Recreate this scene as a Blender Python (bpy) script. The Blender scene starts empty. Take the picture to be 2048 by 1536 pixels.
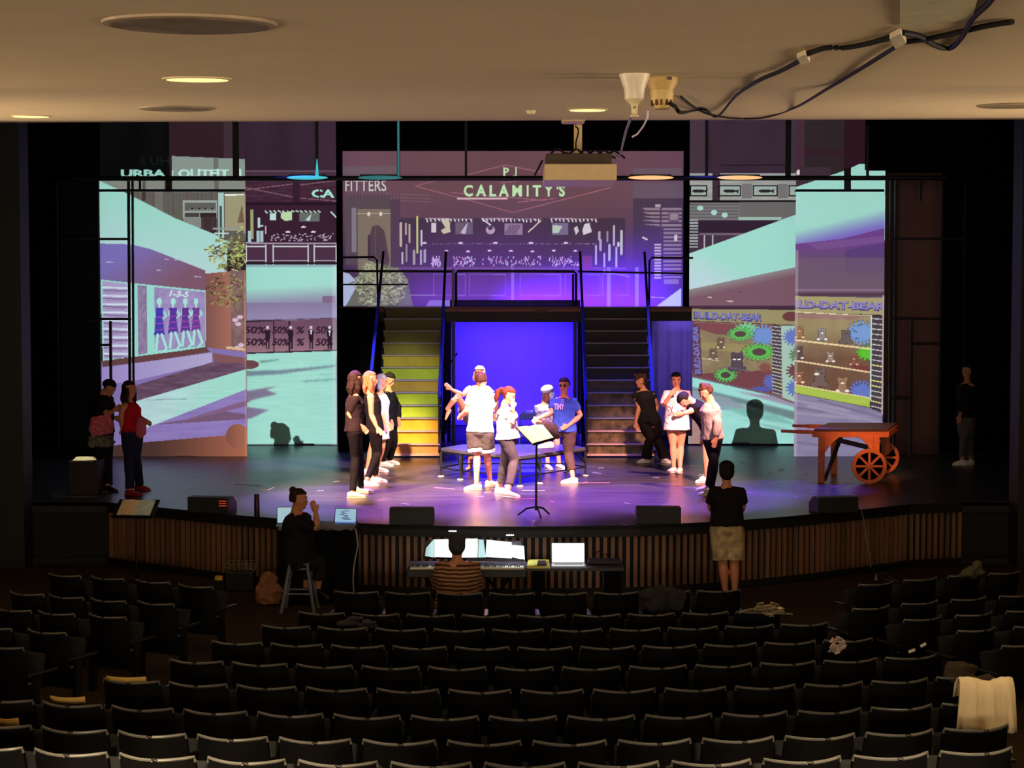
import bpy, math, random
import numpy as np
from mathutils import Vector, Matrix
from math import sin, cos, pi, radians
random.seed(7)
RNG = np.random.default_rng(7)
SC = bpy.context.scene
COL = SC.collection
# ---------------------------------------------------------------- camera
F = 3200.0; CAMZ = 3.47; SZ = 0.85            # focal length in px (2048 wide), eye height, stage height
PITCH = math.atan(148 / F)
cd = bpy.data.cameras.new('camera'); cam = bpy.data.objects.new('camera', cd); COL.objects.link(cam)
cam.location = (0, 0, CAMZ); cam.rotation_euler = (pi / 2 - PITCH, 0, 0)
cd.sensor_width = 36; cd.lens = F / 2048 * 36; cd.clip_end = 200
SC.camera = cam
# ---------------------------------------------------------------- world, exposure
w = bpy.data.worlds.new('world'); SC.world = w; w.use_nodes = True
w.node_tree.nodes['Background'].inputs[0].default_value = (0.8, 0.65, 0.55, 1)
w.node_tree.nodes['Background'].inputs[1].default_value = 0.0035
vs = SC.view_settings
vs.view_transform = 'Standard'; vs.look = 'None'; vs.exposure = 0; vs.gamma = 1; vs.use_curve_mapping = False
SC.cycles.max_bounces = 6; SC.cycles.diffuse_bounces = 3; SC.cycles.glossy_bounces = 3
# ---------------------------------------------------------------- lights
def aim(o, tgt):
    d = Vector(tgt) - o.location
    o.rotation_euler = d.to_track_quat('-Z', 'Y').to_euler()
def spot(name, loc, tgt, power, color, angle, blend=.5, radius=.15, spec=1.0):
    l = bpy.data.lights.new(name, 'SPOT'); l.energy = power; l.color = color
    l.spot_size = radians(angle); l.spot_blend = blend; l.shadow_soft_size = radius; l.specular_factor = spec
    o = bpy.data.objects.new(name, l); COL.objects.link(o); o.location = loc; aim(o, tgt); return o
def area(name, loc, tgt, power, color, sx, sy, spread=180):
    l = bpy.data.lights.new(name, 'AREA'); l.energy = power; l.color = color; l.shape = 'RECTANGLE'
    l.size = sx; l.size_y = sy; l.spread = radians(spread)
    o = bpy.data.objects.new(name, l); COL.objects.link(o); o.location = loc; aim(o, tgt); return o
WARM = (1.0, .55, .30); PINK = (1.0, .50, .62); BLUE = (.08, .05, 1.0); VIO = (.42, .16, 1.0)
# front of house spots hanging just past the ceiling edge
spot('front_key_left', (-4.2, 18.6, 6.6), (-1.9, 23.1, 1.4), 15000, (1., .60, .42), 31, .7)
spot('front_key_centre', (.2, 18.6, 6.8), (-.1, 23.4, 1.4), 11500, (1., .68, .46), 22, .7)
spot('front_key_right', (4.6, 18.6, 6.6), (2.4, 24.2, 1.6), 14000, (1., .50, .42), 24, .7)
spot('front_pink', (1.5, 18.7, 7.0), (.2, 22.9, .85), 5000, (1., .30, .62), 34, .8)
spot('front_key_cross', (3.4, 18.6, 6.8), (-1.6, 25.3, 1.2), 13000, (1., .66, .56), 19, .8)
spot('stand_special', (1.6, 18.5, 6.6), (.30, 20.32, 1.9), 2600, (1., .86, .62), 11, .6)
spot('top_warm', (-.2, 24.6, 8.6), (0, 26.3, 1.8), 7000, (1., .8, .66), 24, .8)
# top and back light over the stage
spot('top_violet_left', (-3.0, 25.6, 8.5), (-1.8, 22.2, .85), 15000, (.46, .16, 1.), 30, .6)
spot('top_violet_right', (3.0, 25.6, 8.5), (2.3, 22.5, .85), 15000, (.32, .13, 1.), 27, .6)
spot('top_violet_centre', (0, 25.6, 8.5), (.2, 22.2, .85), 12000, (.5, .16, .9), 30, .6)
spot('top_blue_centre', (0, 26.5, 8.5), (.2, 25.5, .85), 9000, (.13, .08, 1.), 36, .8)
spot('top_blue_far_right', (5.2, 25.6, 8.5), (4.0, 23.4, .85), 7500, (.17, .07, 1.), 20, .7)
spot('top_blue_far_left', (-4.6, 26.6, 8.5), (-3.6, 27.2, .85), 3500, (.10, .05, 1.), 20, .7)
area('backdrop_blue_strip', (.03, 30.75, 3.25), (.03, 31.7, 1.75), 110, (.085, .035, 1.), 2.2, .12, 150)
area('backdrop_blue_floor', (.03, 30.6, .95), (.03, 31.7, 1.9), 100, (.085, .035, 1.), 2.2, .12, 150)
area('screen_wash_low', (1.3, 32.3, 3.3), (1.5, 33.2, 3.62), 75, (.11, .01, 1.), 3.2, .1, 84)
area('screen_wash_low_left', (-.6, 32.2, 3.3), (-.5, 33.2, 3.9), 12, (.22, .03, .9), 3.0, .1, 90)
spot('orange_side', (4.9, 18.9, 6.7), (5.45, 25.0, 1.3), 2300, (1., .42, .20), 14, .8)
spot('house_downlight_right', (3.15, 9.7, 4.72), (3.2, 10.3, 1.0), 130, (1., .84, .56), 34, .9, .08)
spot('book_fill', (-4.6, 19.2, 2.3), (-4.62, 19.65, 1.0), 5, (1., .86, .66), 60, .8, .02)  # added unseen lamp that brightens the open book at far left
spot('projector_fill', (1.75, 19.75, 1.0), (.75, 17.1, 4.8), 90, (.62, .38, 1.), 16, .9)  # added unseen lamp tinting the underside of the ceiling projector
spot('stair_warm', (-2.6, 20.6, 7.4), (-2.0, 28.4, 1.15), 10500, (1., .76, .38), 11, 1.)
spot('stair_fill', (-2.6, 20.0, 5.4), (-2.0, 29.0, 2.1), 2000, (1., 1., .6), 13, .9)
spot('stair_warm_right', (2.6, 20.6, 7.4), (2.0, 28.4, 1.0), 5000, (1., .62, .45), 11, 1.)
spot('rail_blue_left', (-4.6, 26.2, 8.), (-2.4, 28.7, 2.0), 1500, (.08, .09, 1.), 20, .8)
spot('drape_blue', (3.6, 27.2, 8.2), (3.05, 29.9, 2.0), 2600, (.30, .20, 1.), 16, .8)
spot('rail_blue_right', (4.0, 26.2, 8.), (2.3, 28.7, 2.0), 1500, (.08, .09, 1.), 20, .8)
# ceiling fill: added unseen warm area lights at both sides and behind the camera
for s in (-1, 1):
    for y, p in ((2.5, 110), (8., 130), (13.0, 100), (16.2, 25)):
        area('ceiling_fill', (s * 7.4, y, 3.6), (s * 2.0, y + .5, 6.6), p, (1., .81, .58), .5, 3.5, 100)
area('ceiling_fill_rear', (0, -3.6, 3.0), (0, 7, 5.9), 190, (1., .81, .58), 6, .5, 90)
for s in (-1, 1): spot('balcony_downlight', (s * 2.55, 5.5, 4.28), (s * 1.9, 7.75, 1.0), 3600 if s < 0 else 2400, (1., .79, .50), 42, 1., .1)
area('wing_spill', (6.2, 25.5, 6.5), (7.3, 29, 2.5), 1.5, (1., .8, .75), 1., 1., 90)  # added dim area light that lifts the brown side cloth
spot('pit_fill', (1.5, 13.2, 5.2), (.9, 19.4, .4), 170, (1., .66, .42), 62, 1., .3)  # added unseen lamp brightening the slats and the pit
# picture beam: the projector standing among the seats below the frame; white only, its picture is painted into the side cloths
BEAM = spot('picture_beam', (-.15, 4.0, 1.58), (-.15, 30.9, 4.3), 36000, (1, 1, 1), 46, 0, .012)
# ---------------------------------------------------------------- helpers
def lin(c):
    c = np.asarray(c, float) / 255.0
    return np.where(c <= .04045, c / 12.92, ((c + .055) / 1.055) ** 2.4)
_cp, _sp = cos(PITCH), sin(PITCH)
def ray(px, py):
    u = (px - 1024) / F; v = (768 - py) / F
    return Vector((u, _cp + v * _sp, -_sp + v * _cp))
def P(px, py, Y):                      # point seen at (px, py) on the vertical plane Y metres in front
    d = ray(px, py); t = Y / d.y
    return Vector((d.x * t, Y, CAMZ + d.z * t))
def G(px, py, Z=SZ):                   # point seen at (px, py) on the level plane Z
    d = ray(px, py); t = (Z - CAMZ) / d.z
    return Vector((d.x * t, d.y * t, Z))
MATS = {}
def mat(name, col, rough=.6, metal=0., var=.12, scale=12., bump=0., spec=.5, sheen=0., emit=None, es=0., coat=0.):
    if name in MATS: return MATS[name]
    m = bpy.data.materials.new(name); m.use_nodes = True; nt = m.node_tree; b = nt.nodes['Principled BSDF']
    c = lin(col)
    tc = nt.nodes.new('ShaderNodeTexCoord'); n = nt.nodes.new('ShaderNodeTexNoise'); n.inputs['Scale'].default_value = scale
    n.inputs['Detail'].default_value = 4
    nt.links.new(tc.outputs['Object'], n.inputs['Vector'])
    r = nt.nodes.new('ShaderNodeValToRGB')
    r.color_ramp.elements[0].position = .3; r.color_ramp.elements[1].position = .7
    r.color_ramp.elements[0].color = (*[float(x) * (1 - var) for x in c], 1)
    r.color_ramp.elements[1].color = (*[min(1., float(x) * (1 + var)) for x in c], 1)
    nt.links.new(n.outputs['Fac'], r.inputs['Fac']); nt.links.new(r.outputs['Color'], b.inputs['Base Color'])
    b.inputs['Roughness'].default_value = rough; b.inputs['Metallic'].default_value = metal
    b.inputs['Specular IOR Level'].default_value = spec; b.inputs['Sheen Weight'].default_value = sheen
    b.inputs['Coat Weight'].default_value = coat
    if bump:
        bp = nt.nodes.new('ShaderNodeBump'); bp.inputs['Strength'].default_value = bump; bp.inputs['Distance'].default_value = .01
        nt.links.new(n.outputs['Fac'], bp.inputs['Height']); nt.links.new(bp.outputs['Normal'], b.inputs['Normal'])
    if emit is not None:
        b.inputs['Emission Color'].default_value = (*[float(x) for x in lin(emit)], 1); b.inputs['Emission Strength'].default_value = es
    MATS[name] = m; return m
BLACK = mat('black_velvet', (12, 12, 13), .95, spec=.1)
BLKMET = mat('black_powdercoat', (14, 14, 15), .45, spec=.4)
class MB:
    def __init__(s): s.v = []; s.f = []
    def add(s, vs_, fs):
        o = len(s.v); s.v += [tuple(v) for v in vs_]; s.f += [tuple(i + o for i in f) for f in fs]; return s
    def box(s, c, size, rz=0, rx=0, ry=0):
        M = Matrix.Translation(Vector(c)) @ Matrix.Rotation(rz, 4, 'Z') @ Matrix.Rotation(rx, 4, 'X') @ Matrix.Rotation(ry, 4, 'Y')
        a, b, c_ = [x / 2 for x in size]
        v = [M @ Vector(p) for p in ((-a,-b,-c_),(a,-b,-c_),(a,b,-c_),(-a,b,-c_),(-a,-b,c_),(a,-b,c_),(a,b,c_),(-a,b,c_))]
        return s.add(v, ((0,3,2,1),(4,5,6,7),(0,1,5,4),(1,2,6,5),(2,3,7,6),(3,0,4,7)))
    def bar(s, p, q, w, h=None, up=(0, 0, 1)):      # rectangular bar between two points
        h = h or w; p = Vector(p); q = Vector(q); d = (q - p).normalized(); u = Vector(up)
        if abs(d.dot(u)) > .95: u = Vector((0, 1, 0))
        a = d.cross(u).normalized() * w / 2; b = a.cross(d).normalized() * h / 2
        v = [p-a-b, p+a-b, p+a+b, p-a+b, q-a-b, q+a-b, q+a+b, q-a+b]
        return s.add(v, ((0,1,2,3),(7,6,5,4),(0,4,5,1),(1,5,6,2),(2,6,7,3),(3,7,4,0)))
    def loft(s, pts, ra, rb=None, side=(1, 0, 0), n=12, cap=True):
        pts = [Vector(p) for p in pts]; rb = rb or ra; side = Vector(side); k = len(pts); rings = []
        for i, p in enumerate(pts):
            t = (pts[min(i + 1, k - 1)] - pts[max(i - 1, 0)]).normalized()
            sd = side - t * side.dot(t)
            if sd.length < .1: sd = Vector((0, 1, 0)) - t * t.y
            if sd.length < .1: sd = Vector((0, 0, 1)) - t * t.z
            sd.normalize(); nn = t.cross(sd)
            rings.append([p + sd * (ra[i] * cos(2*pi*j/n)) + nn * (rb[i] * sin(2*pi*j/n)) for j in range(n)])
        o = len(s.v)
        for r in rings: s.v += [tuple(x) for x in r]
        for i in range(k - 1):
            for j in range(n):
                a = o + i*n + j; b = o + i*n + (j+1) % n
                s.f.append((a, b, b + n, a + n))
        if cap:
            s.f.append(tuple(o + j for j in reversed(range(n)))); s.f.append(tuple(o + (k-1)*n + j for j in range(n)))
        return s
    def tube(s, pts, r, n=8):
        pts = [Vector(p) for p in pts]
        rr = r if isinstance(r, (list, tuple)) else [r] * len(pts)
        return s.loft(pts, list(rr), n=n)
    def ell(s, c, r, M=None, n=14, m=9):
        c = Vector(c); o = len(s.v); M = M or Matrix.Identity(3)
        for i in range(m + 1):
            th = pi * i / m
            rr = max(sin(th), .02)
            for j in range(n):
                s.v.append(tuple(c + M @ Vector((r[0]*rr*cos(2*pi*j/n), r[1]*rr*sin(2*pi*j/n), -r[2]*cos(th)))))
        for i in range(m):
            for j in range(n):
                a = o + i*n + j; b = o + i*n + (j+1) % n
                s.f.append((a, b, b + n, a + n))
        s.f.append(tuple(o + j for j in reversed(range(n)))); s.f.append(tuple(o + m*n + j for j in range(n)))
        return s
    def lathe(s, c, prof, n=20, M=None):             # prof: [(r, z)...]
        c = Vector(c); M = M or Matrix.Identity(3); o = len(s.v); k = len(prof)
        for r, z in prof:
            for j in range(n): s.v.append(tuple(c + M @ Vector((r*cos(2*pi*j/n), r*sin(2*pi*j/n), z))))
        for i in range(k - 1):
            for j in range(n):
                a = o + i*n + j; b = o + i*n + (j+1) % n
                s.f.append((a, b, b + n, a + n))
        s.f.append(tuple(o + j for j in reversed(range(n)))); s.f.append(tuple(o + (k-1)*n + j for j in range(n)))
        return s
    def prism(s, poly, off):                         # extrude a 3-D polygon by vector off
        k = len(poly); off = Vector(off); poly = [Vector(p) for p in poly]
        return s.add(poly + [p + off for p in poly],
                     [tuple(range(k)), tuple(reversed(range(k, 2*k)))] + [(i, i + k, (i+1) % k + k, (i+1) % k) for i in range(k)])
    def build(s, name, m, parent=None, smooth=False, bevel=0., base=None):
        me = bpy.data.meshes.new(name)
        o0 = parent.location if parent is not None else None
        g = parent
        while g is not None and g.parent is not None:
            g = g.parent; o0 = o0 + g.location
        if parent is None: o0 = Vector(base) if base is not None else (Vector([sum(v[i] for v in s.v) / len(s.v) for i in (0, 1)] + [min(v[2] for v in s.v)]))
        me.from_pydata([(v[0]-o0.x, v[1]-o0.y, v[2]-o0.z) for v in s.v], [], s.f)
        import bmesh
        bm = bmesh.new(); bm.from_mesh(me); bmesh.ops.recalc_face_normals(bm, faces=bm.faces); bm.to_mesh(me); bm.free()
        if smooth:
            me.polygons.foreach_set('use_smooth', [True] * len(me.polygons))
        me.materials.append(m)
        o = bpy.data.objects.new(name, me); COL.objects.link(o)
        if parent is None: o.location = o0
        else: o.parent = parent
        if smooth and smooth != 2:
            e = o.modifiers.new('sharp', 'EDGE_SPLIT'); e.split_angle = radians(42)
        if bevel:
            b = o.modifiers.new('bevel', 'BEVEL'); b.width = bevel; b.segments = 2; b.limit_method = 'ANGLE'
        return o
def thing(name, label, cat, loc, group=None, rz=0):
    o = bpy.data.objects.new(name, None); COL.objects.link(o); o.empty_display_size = .1
    o.location = loc; o.rotation_euler = (0, 0, rz); o['label'] = label; o['category'] = cat
    if group: o['group'] = group
    return o
def tag(o, label, cat, group=None):
    o['label'] = label; o['category'] = cat
    if group: o['group'] = group
    return o
def struct(o): o['kind'] = 'structure'; return o
def clone(root, loc, rz, label, group=None):
    r = root.copy(); COL.objects.link(r); r.location = loc; r.rotation_euler = (0, 0, rz); r['label'] = label
    if group: r['group'] = group
    for ch in list(root.children):
        c = ch.copy(); COL.objects.link(c); c.parent = r
        for g in list(ch.children):
            d = g.copy(); COL.objects.link(d); d.parent = c
    return r
def textmesh(body, size=1.0, extrude=0., offset=0., align='CENTER'):
    cu = bpy.data.curves.new('lettering', 'FONT'); cu.body = body; cu.size = size; cu.extrude = extrude; cu.offset = offset
    cu.align_x = align; cu.align_y = 'CENTER'; cu.resolution_u = 3
    o = bpy.data.objects.new('lettering', cu); COL.objects.link(o)
    me = bpy.data.meshes.new_from_object(o.evaluated_get(bpy.context.evaluated_depsgraph_get()))
    me.calc_loop_triangles()
    v = np.array([x.co[:] for x in me.vertices]); t = np.array([x.vertices[:] for x in me.loop_triangles])
    COL.objects.unlink(o); bpy.data.objects.remove(o); bpy.data.meshes.remove(me)
    return v, t
# ---------------------------------------------------------------- room shell
def wood_mat(name, col, var=.35, rough=.5, sc=(30, 30, 3)):
    m = bpy.data.materials.new(name); m.use_nodes = True; nt = m.node_tree; b = nt.nodes['Principled BSDF']
    tc = nt.nodes.new('ShaderNodeTexCoord'); mp = nt.nodes.new('ShaderNodeMapping'); mp.inputs['Scale'].default_value = sc
    n = nt.nodes.new('ShaderNodeTexNoise'); n.inputs['Scale'].default_value = 1.5; n.inputs['Detail'].default_value = 5
    oi = nt.nodes.new('ShaderNodeObjectInfo')
    nt.links.new(tc.outputs['Object'], mp.inputs['Vector']); nt.links.new(mp.outputs['Vector'], n.inputs['Vector'])
    ad = nt.nodes.new('ShaderNodeMath'); ad.operation = 'MULTIPLY_ADD'; ad.inputs[1].default_value = .5
    nt.links.new(oi.outputs['Random'], ad.inputs[0]); nt.links.new(n.outputs['Fac'], ad.inputs[2])
    r = nt.nodes.new('ShaderNodeValToRGB'); c = lin(col)
    r.color_ramp.elements[0].position = .35; r.color_ramp.elements[1].position = 1.05
    r.color_ramp.elements[0].color = (*[float(x)*(1-var) for x in c], 1); r.color_ramp.elements[1].color = (*[min(1, float(x)*(1+var)) for x in c], 1)
    nt.links.new(ad.outputs[0], r.inputs['Fac']); nt.links.new(r.outputs['Color'], b.inputs['Base Color'])
    b.inputs['Roughness'].default_value = rough; return m
# auditorium floor
CARPET = mat('auditorium_carpet', (58, 46, 34), .95, var=.25, scale=60, bump=.3, spec=.1)
b = MB(); b.box((0, 10, -.06), (26, 30, .1)); o = b.build('floor', CARPET); struct(o)
# stage edge, read off the photograph and taken to the stage level
edge_px = [(0, 1004), (140, 1004), (213, 1004), (262, 1010), (330, 1016), (380, 1021), (470, 1030), (560, 1037), (670, 1044), (780, 1049), (900, 1052), (1024, 1053),
           (1150, 1052), (1280, 1050), (1380, 1046), (1453, 1042), (1550, 1035), (1640, 1027), (1730, 1018), (1822, 1008), (1925, 1004), (2100, 1004)]
edge = [G(x, y) for x, y in edge_px]
# stage floor: dark varnished boards, matte patches and scuffs
m = bpy.data.materials.new('painted_stage_floor'); m.use_nodes = True; nt = m.node_tree; bs = nt.nodes['Principled BSDF']
tc = nt.nodes.new('ShaderNodeTexCoord'); mp = nt.nodes.new('ShaderNodeMapping'); mp.inputs['Scale'].default_value = (.6, 2.6, 1)
n1 = nt.nodes.new('ShaderNodeTexNoise'); n1.inputs['Scale'].default_value = 1.6; n1.inputs['Detail'].default_value = 6; n1.inputs['Roughness'].default_value = .65
nt.links.new(tc.outputs['Object'], mp.inputs['Vector']); nt.links.new(mp.outputs['Vector'], n1.inputs['Vector'])
r = nt.nodes.new('ShaderNodeValToRGB'); r.color_ramp.elements[0].position = .3; r.color_ramp.elements[1].position = .75
r.color_ramp.elements[0].color = (.024, .022, .025, 1); r.color_ramp.elements[1].color = (.064, .06, .065, 1)
nt.links.new(n1.outputs['Fac'], r.inputs['Fac']); nt.links.new(r.outputs['Color'], bs.inputs['Base Color'])
r2 = nt.nodes.new('ShaderNodeMapRange'); bs.inputs['Specular IOR Level'].default_value = .36; r2.inputs['To Min'].default_value = .24; r2.inputs['To Max'].default_value = .42
nt.links.new(n1.outputs['Fac'], r2.inputs['Value']); nt.links.new(r2.outputs['Result'], bs.inputs['Roughness'])
n2 = nt.nodes.new('ShaderNodeTexNoise'); n2.inputs['Scale'].default_value = 9; nt.links.new(tc.outputs['Object'], n2.inputs['Vector'])
bp = nt.nodes.new('ShaderNodeBump'); bp.inputs['Strength'].default_value = .12; bp.inputs['Distance'].default_value = .01
nt.links.new(n2.outputs['Fac'], bp.inputs['Height']); nt.links.new(bp.outputs['Normal'], bs.inputs['Normal'])
STAGE = m
b = MB()
poly = [Vector((-11, 36, SZ))] + [Vector((e.x, e.y, SZ)) for e in edge] + [Vector((11, 36, SZ))]
b.prism(poly, (0, 0, -.05)); o = b.build('floor_stage', STAGE, base=(0, 26, SZ)); struct(o)
# fascia: black nosing, dark recess board, kick base, and the brown slats one by one
def offset(i, d):
    a = edge[max(i-1, 0)]; c = edge[min(i+1, len(edge)-1)]; t = (c - a).normalized()
    return edge[i] + Vector((-t.y, t.x, 0)) * d          # d > 0: back under the stage
fr = bpy.data.objects.new('wall_front', None); COL.objects.link(fr); fr.location = (0, 19.3, 0); struct(fr)
def ribbon(z0, z1, d, th, name, m_):
    b = MB()
    k = len(edge)
    for i in range(k):
        for dd in (d, d + th):
            q = offset(i, dd)
            b.v += [(q.x, q.y, z0), (q.x, q.y, z1)]
    for i in range(k - 1):
        a = i*4
        b.f += [(a, a+4, a+5, a+1), (a+2, a+3, a+7, a+6), (a+1, a+5, a+7, a+3), (a, a+2, a+6, a+4)]
    return b.build(name, m_, fr)
FASC = mat('black_painted_board', (13, 12, 12), .6)
ribbon(.71, SZ - .004, 0, .08, 'nosing_board', FASC)
ribbon(0, .71, .06, .03, 'backing_board', mat('dark_recess', (9, 7, 7), .8))
ribbon(0, .085, .0, .05, 'kick_board', FASC)
SLAT = wood_mat('brown_slat_wood', (122, 88, 64), .4, .55)
# walk along the edge polyline
cum = [0]
for i in range(1, len(edge)): cum.append(cum[-1] + (edge[i] - edge[i-1]).length)
x0 = G(213, 1004).x; x1 = G(1925, 1004).x
s_ = 0; sl_me = None; k = 0
while s_ < cum[-1]:
    i = max(j for j in range(len(cum)) if cum[j] <= s_); i = min(i, len(edge)-2)
    t = (s_ - cum[i]) / (cum[i+1] - cum[i]); p = edge[i].lerp(edge[i+1], t)
    if x0 < p.x < x1:
        d = (edge[i+1] - edge[i]).normalized()
        nrm = Vector((-d.y, d.x, 0))
        if sl_me is None:
            q = MB(); q.box((0, 0, 0), (.043, .035, .625)); so = q.build('slat', SLAT, fr); sl_me = so.data
            for v in sl_me.vertices: v.co += fr.location
            so.location = (0, 0, 0)
        else:
            so = bpy.data.objects.new('slat', sl_me); COL.objects.link(so); so.parent = fr
        pp = p + nrm * .042; so.location = (pp.x, pp.y - 19.3, .397); so.rotation_euler = (0, 0, math.atan2(d.y, d.x))
        k += 1
    s_ += .0935
# side and back walls, proscenium returns, ceiling over the stage: black
def wall(name, c, size, m_=BLACK):
    return struct(MB().box(c, size).build(name, m_))
wall('wall_back', (0, 36.1, 4.4), (24, .2, 9))
wall('wall_left', (-11.1, 27, 4.4), (.2, 18, 9)); wall('wall_right', (11.1, 27, 4.4), (.2, 18, 9))
WALLP = mat('dark_brown_wall_paint', (34, 29, 24), .85)
wall('wall_house_left', (-9.6, 8.5, 3.2), (.2, 23, 6.6), WALLP); wall('wall_house_right', (9.6, 8.5, 3.2), (.2, 23, 6.6), WALLP)
lp = P(42, 600, 21.4); rp = P(2042, 600, 21.4)
wall('wall_proscenium_left', (lp.x - 1.9, 21.6, 4.9), (3.8, .4, 9.8), FASC); wall('wall_proscenium_right', (rp.x + 1.9, 21.6, 4.9), (3.8, .4, 9.8), FASC)
wall('ceiling_stage', (0, 27.5, 9.2), (24, 17, .2))
wall('wall_house_back', (0, -4.5, 3.2), (19.4, .2, 6.6), WALLP)
# auditorium ceiling: plaster in long shallow waves, rising towards the stage
def ceil_z(x, y):
    z = CAMZ + .99 + .09 * (y - 5.5)
    z += -.030 + .003 * x + .036 * sin((y - 9.9) * 2*pi / 6.6) + .004 * x * x * .02
    return z
PLAS = mat('cream_ceiling_plaster', (206, 181, 144), .8, var=.03, scale=2.5, bump=.03, spec=.2)
b = MB(); ys = np.linspace(-4.5, 18.2, 90); xs = np.linspace(-9.6, 9.6, 25)
for y in ys:
    for x in xs: b.v.append((x, y + .012 * abs(x) * (y > 18.1), ceil_z(x, y)))
nx = len(xs)
for i in range(len(ys) - 1):
    for j in range(nx - 1): b.f.append((i*nx+j, i*nx+j+1, (i+1)*nx+j+1, (i+1)*nx+j))
o0 = len(b.v)
for x in xs: b.v.append((x, 18.2 + .012*abs(x), ceil_z(x, 18.2) + 3.9))
for j in range(nx - 1): b.f.append(((len(ys)-1)*nx+j, (len(ys)-1)*nx+j+1, o0+j+1, o0+j))
o = b.build('ceiling', PLAS, smooth=2, base=(0, 8, 4.5)); struct(o)
o.data.polygons.foreach_set('use_smooth', [True] * len(o.data.polygons))
so = o.modifiers.new('s', 'EDGE_SPLIT'); so.split_angle = radians(40)
def onceil(px, py):                    # the ceiling point seen at a pixel
    d = ray(px, py); t = 1.
    for _ in range(4000):
        q = d * t
        if CAMZ + q.z >= ceil_z(q.x, q.y): break
        t += .006
    return Vector((d.x * t, d.y * t, ceil_z(d.x*t, d.y*t)))
# ---------------------------------------------------------------- pictures on the hanging cloths
def _noise1(n, step, rng):            # smooth 1-D noise
    k = max(3, int(n / step) + 3); return np.interp(np.arange(n) / step, np.arange(k), rng.random(k))
class Canvas:
    def __init__(s, x0, y0, x1, y1, base, step=1.25):
        s.nx = int(round((x1 - x0) / step)) + 1; s.ny = int(round((y1 - y0) / step)) + 1
        s.x = np.linspace(x0, x1, s.nx); s.y = np.linspace(y0, y1, s.ny)
        s.X, s.Y = np.meshgrid(s.x, s.y); s.b = (x0, y0, x1, y1)
        s.C = np.empty((s.ny, s.nx, 3)); s.C[:] = base
    def mask(s, pts):
        m = np.zeros(s.X.shape, bool); k = len(pts)
        for i in range(k):
            xa, ya = pts[i]; xb, yb = pts[(i+1) % k]
            if ya == yb: continue
            c = (s.Y >= min(ya, yb)) & (s.Y < max(ya, yb))
            m ^= c & (s.X < xa + (s.Y - ya) * (xb - xa) / (yb - ya))
        return m
    def put(s, m, col, a=1.):
        if callable(col): col = col(s.X, s.Y)[m]
        s.C[m] = s.C[m] * (1 - a) + np.asarray(col, float) * a
    def poly(s, pts, col, a=1.): s.put(s.mask(pts), col, a); return s
    def rect(s, x0, y0, x1, y1, col, a=1.): s.put((s.X >= x0) & (s.X <= x1) & (s.Y >= y0) & (s.Y <= y1), col, a); return s
    def ell(s, cx, cy, rx, ry, col, a=1.): s.put(((s.X-cx)/rx)**2 + ((s.Y-cy)/ry)**2 <= 1, col, a); return s
    def line(s, x0, y0, x1, y1, w, col, a=1.):
        dx, dy = x1-x0, y1-y0; L = math.hypot(dx, dy) or 1
        t = np.clip(((s.X-x0)*dx + (s.Y-y0)*dy) / L**2, 0, 1)
        d = np.hypot(s.X - x0 - t*dx, s.Y - y0 - t*dy); s.put(d <= w/2, col, a); return s
    def gear(s, cx, cy, rx, ry, n, col, hub=None, edge=None):
        A = np.arctan2((s.Y-cy)/ry, (s.X-cx)/rx); R = np.hypot((s.X-cx)/rx, (s.Y-cy)/ry)
        t = .84 + .16 * np.clip(1.6*np.sin(A*n), -1, 1)
        if edge is not None: s.put((R <= t*1.07 + .03), edge)
        s.put(R <= t, col)
        if hub is not None: s.put(R <= .42, hub)
        return s
    def text(s, body, cx, cy, h, w, col, slope=0., rot=0., offset=.01, italic=0.):
        v, t = textmesh(body, 1.0, offset=offset)
        v = v[:, :2]; lo, hi = v.min(0), v.max(0); v = (v - (lo+hi)/2) / (hi-lo)
        x = v[:, 0]*w + v[:, 1]*h*italic; y = -v[:, 1]*h + v[:, 0]*w*slope
        X = cx + x*cos(rot) - y*sin(rot); Y = cy + x*sin(rot) + y*cos(rot)
        m = np.zeros(s.X.shape, bool)
        x0, y0 = s.x[0], s.y[0]; st = s.x[1]-s.x[0]; sy = s.y[1]-s.y[0]
        for a, b_, c in t:
            tx = X[[a, b_, c]]; ty = Y[[a, b_, c]]
            j0 = max(0, int((tx.min()-x0)/st)); j1 = min(s.nx, int((tx.max()-x0)/st)+2)
            i0 = max(0, int((ty.min()-y0)/sy)); i1 = min(s.ny, int((ty.max()-y0)/sy)+2)
            if j1 <= j0 or i1 <= i0: continue
            xx = s.X[i0:i1, j0:j1]; yy = s.Y[i0:i1, j0:j1]
            d = (tx[1]-tx[0])*(ty[2]-ty[0]) - (tx[2]-tx[0])*(ty[1]-ty[0])
            if abs(d) < 1e-9: continue
            u = ((xx-tx[0])*(ty[2]-ty[0]) - (tx[2]-tx[0])*(yy-ty[0])) / d
            v_ = ((tx[1]-tx[0])*(yy-ty[0]) - (xx-tx[0])*(ty[1]-ty[0])) / d
            m[i0:i1, j0:j1] |= (u >= -.02) & (v_ >= -.02) & (u+v_ <= 1.02)
        s.put(m, col); return s
    def grain(s, m, amp, sx, sy, seed=1):
        rng = np.random.default_rng(seed)
        kx = int(s.nx/sx)+3; ky = int(s.ny/sy)+3; g = rng.random((ky, kx))*2-1
        yi = np.arange(s.ny)/sy; xi = np.arange(s.nx)/sx; y0 = yi.astype(int); x0 = xi.astype(int)
        fy = (yi-y0)[:, None]; fx = (xi-x0)[None]
        n = (g[y0][:, x0]*(1-fy)*(1-fx) + g[y0+1][:, x0]*fy*(1-fx) + g[y0][:, x0+1]*(1-fy)*fx + g[y0+1][:, x0+1]*fy*fx)
        s.C += (n*amp)[..., None] * (m[..., None] if m is not None else 1); return s
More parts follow.
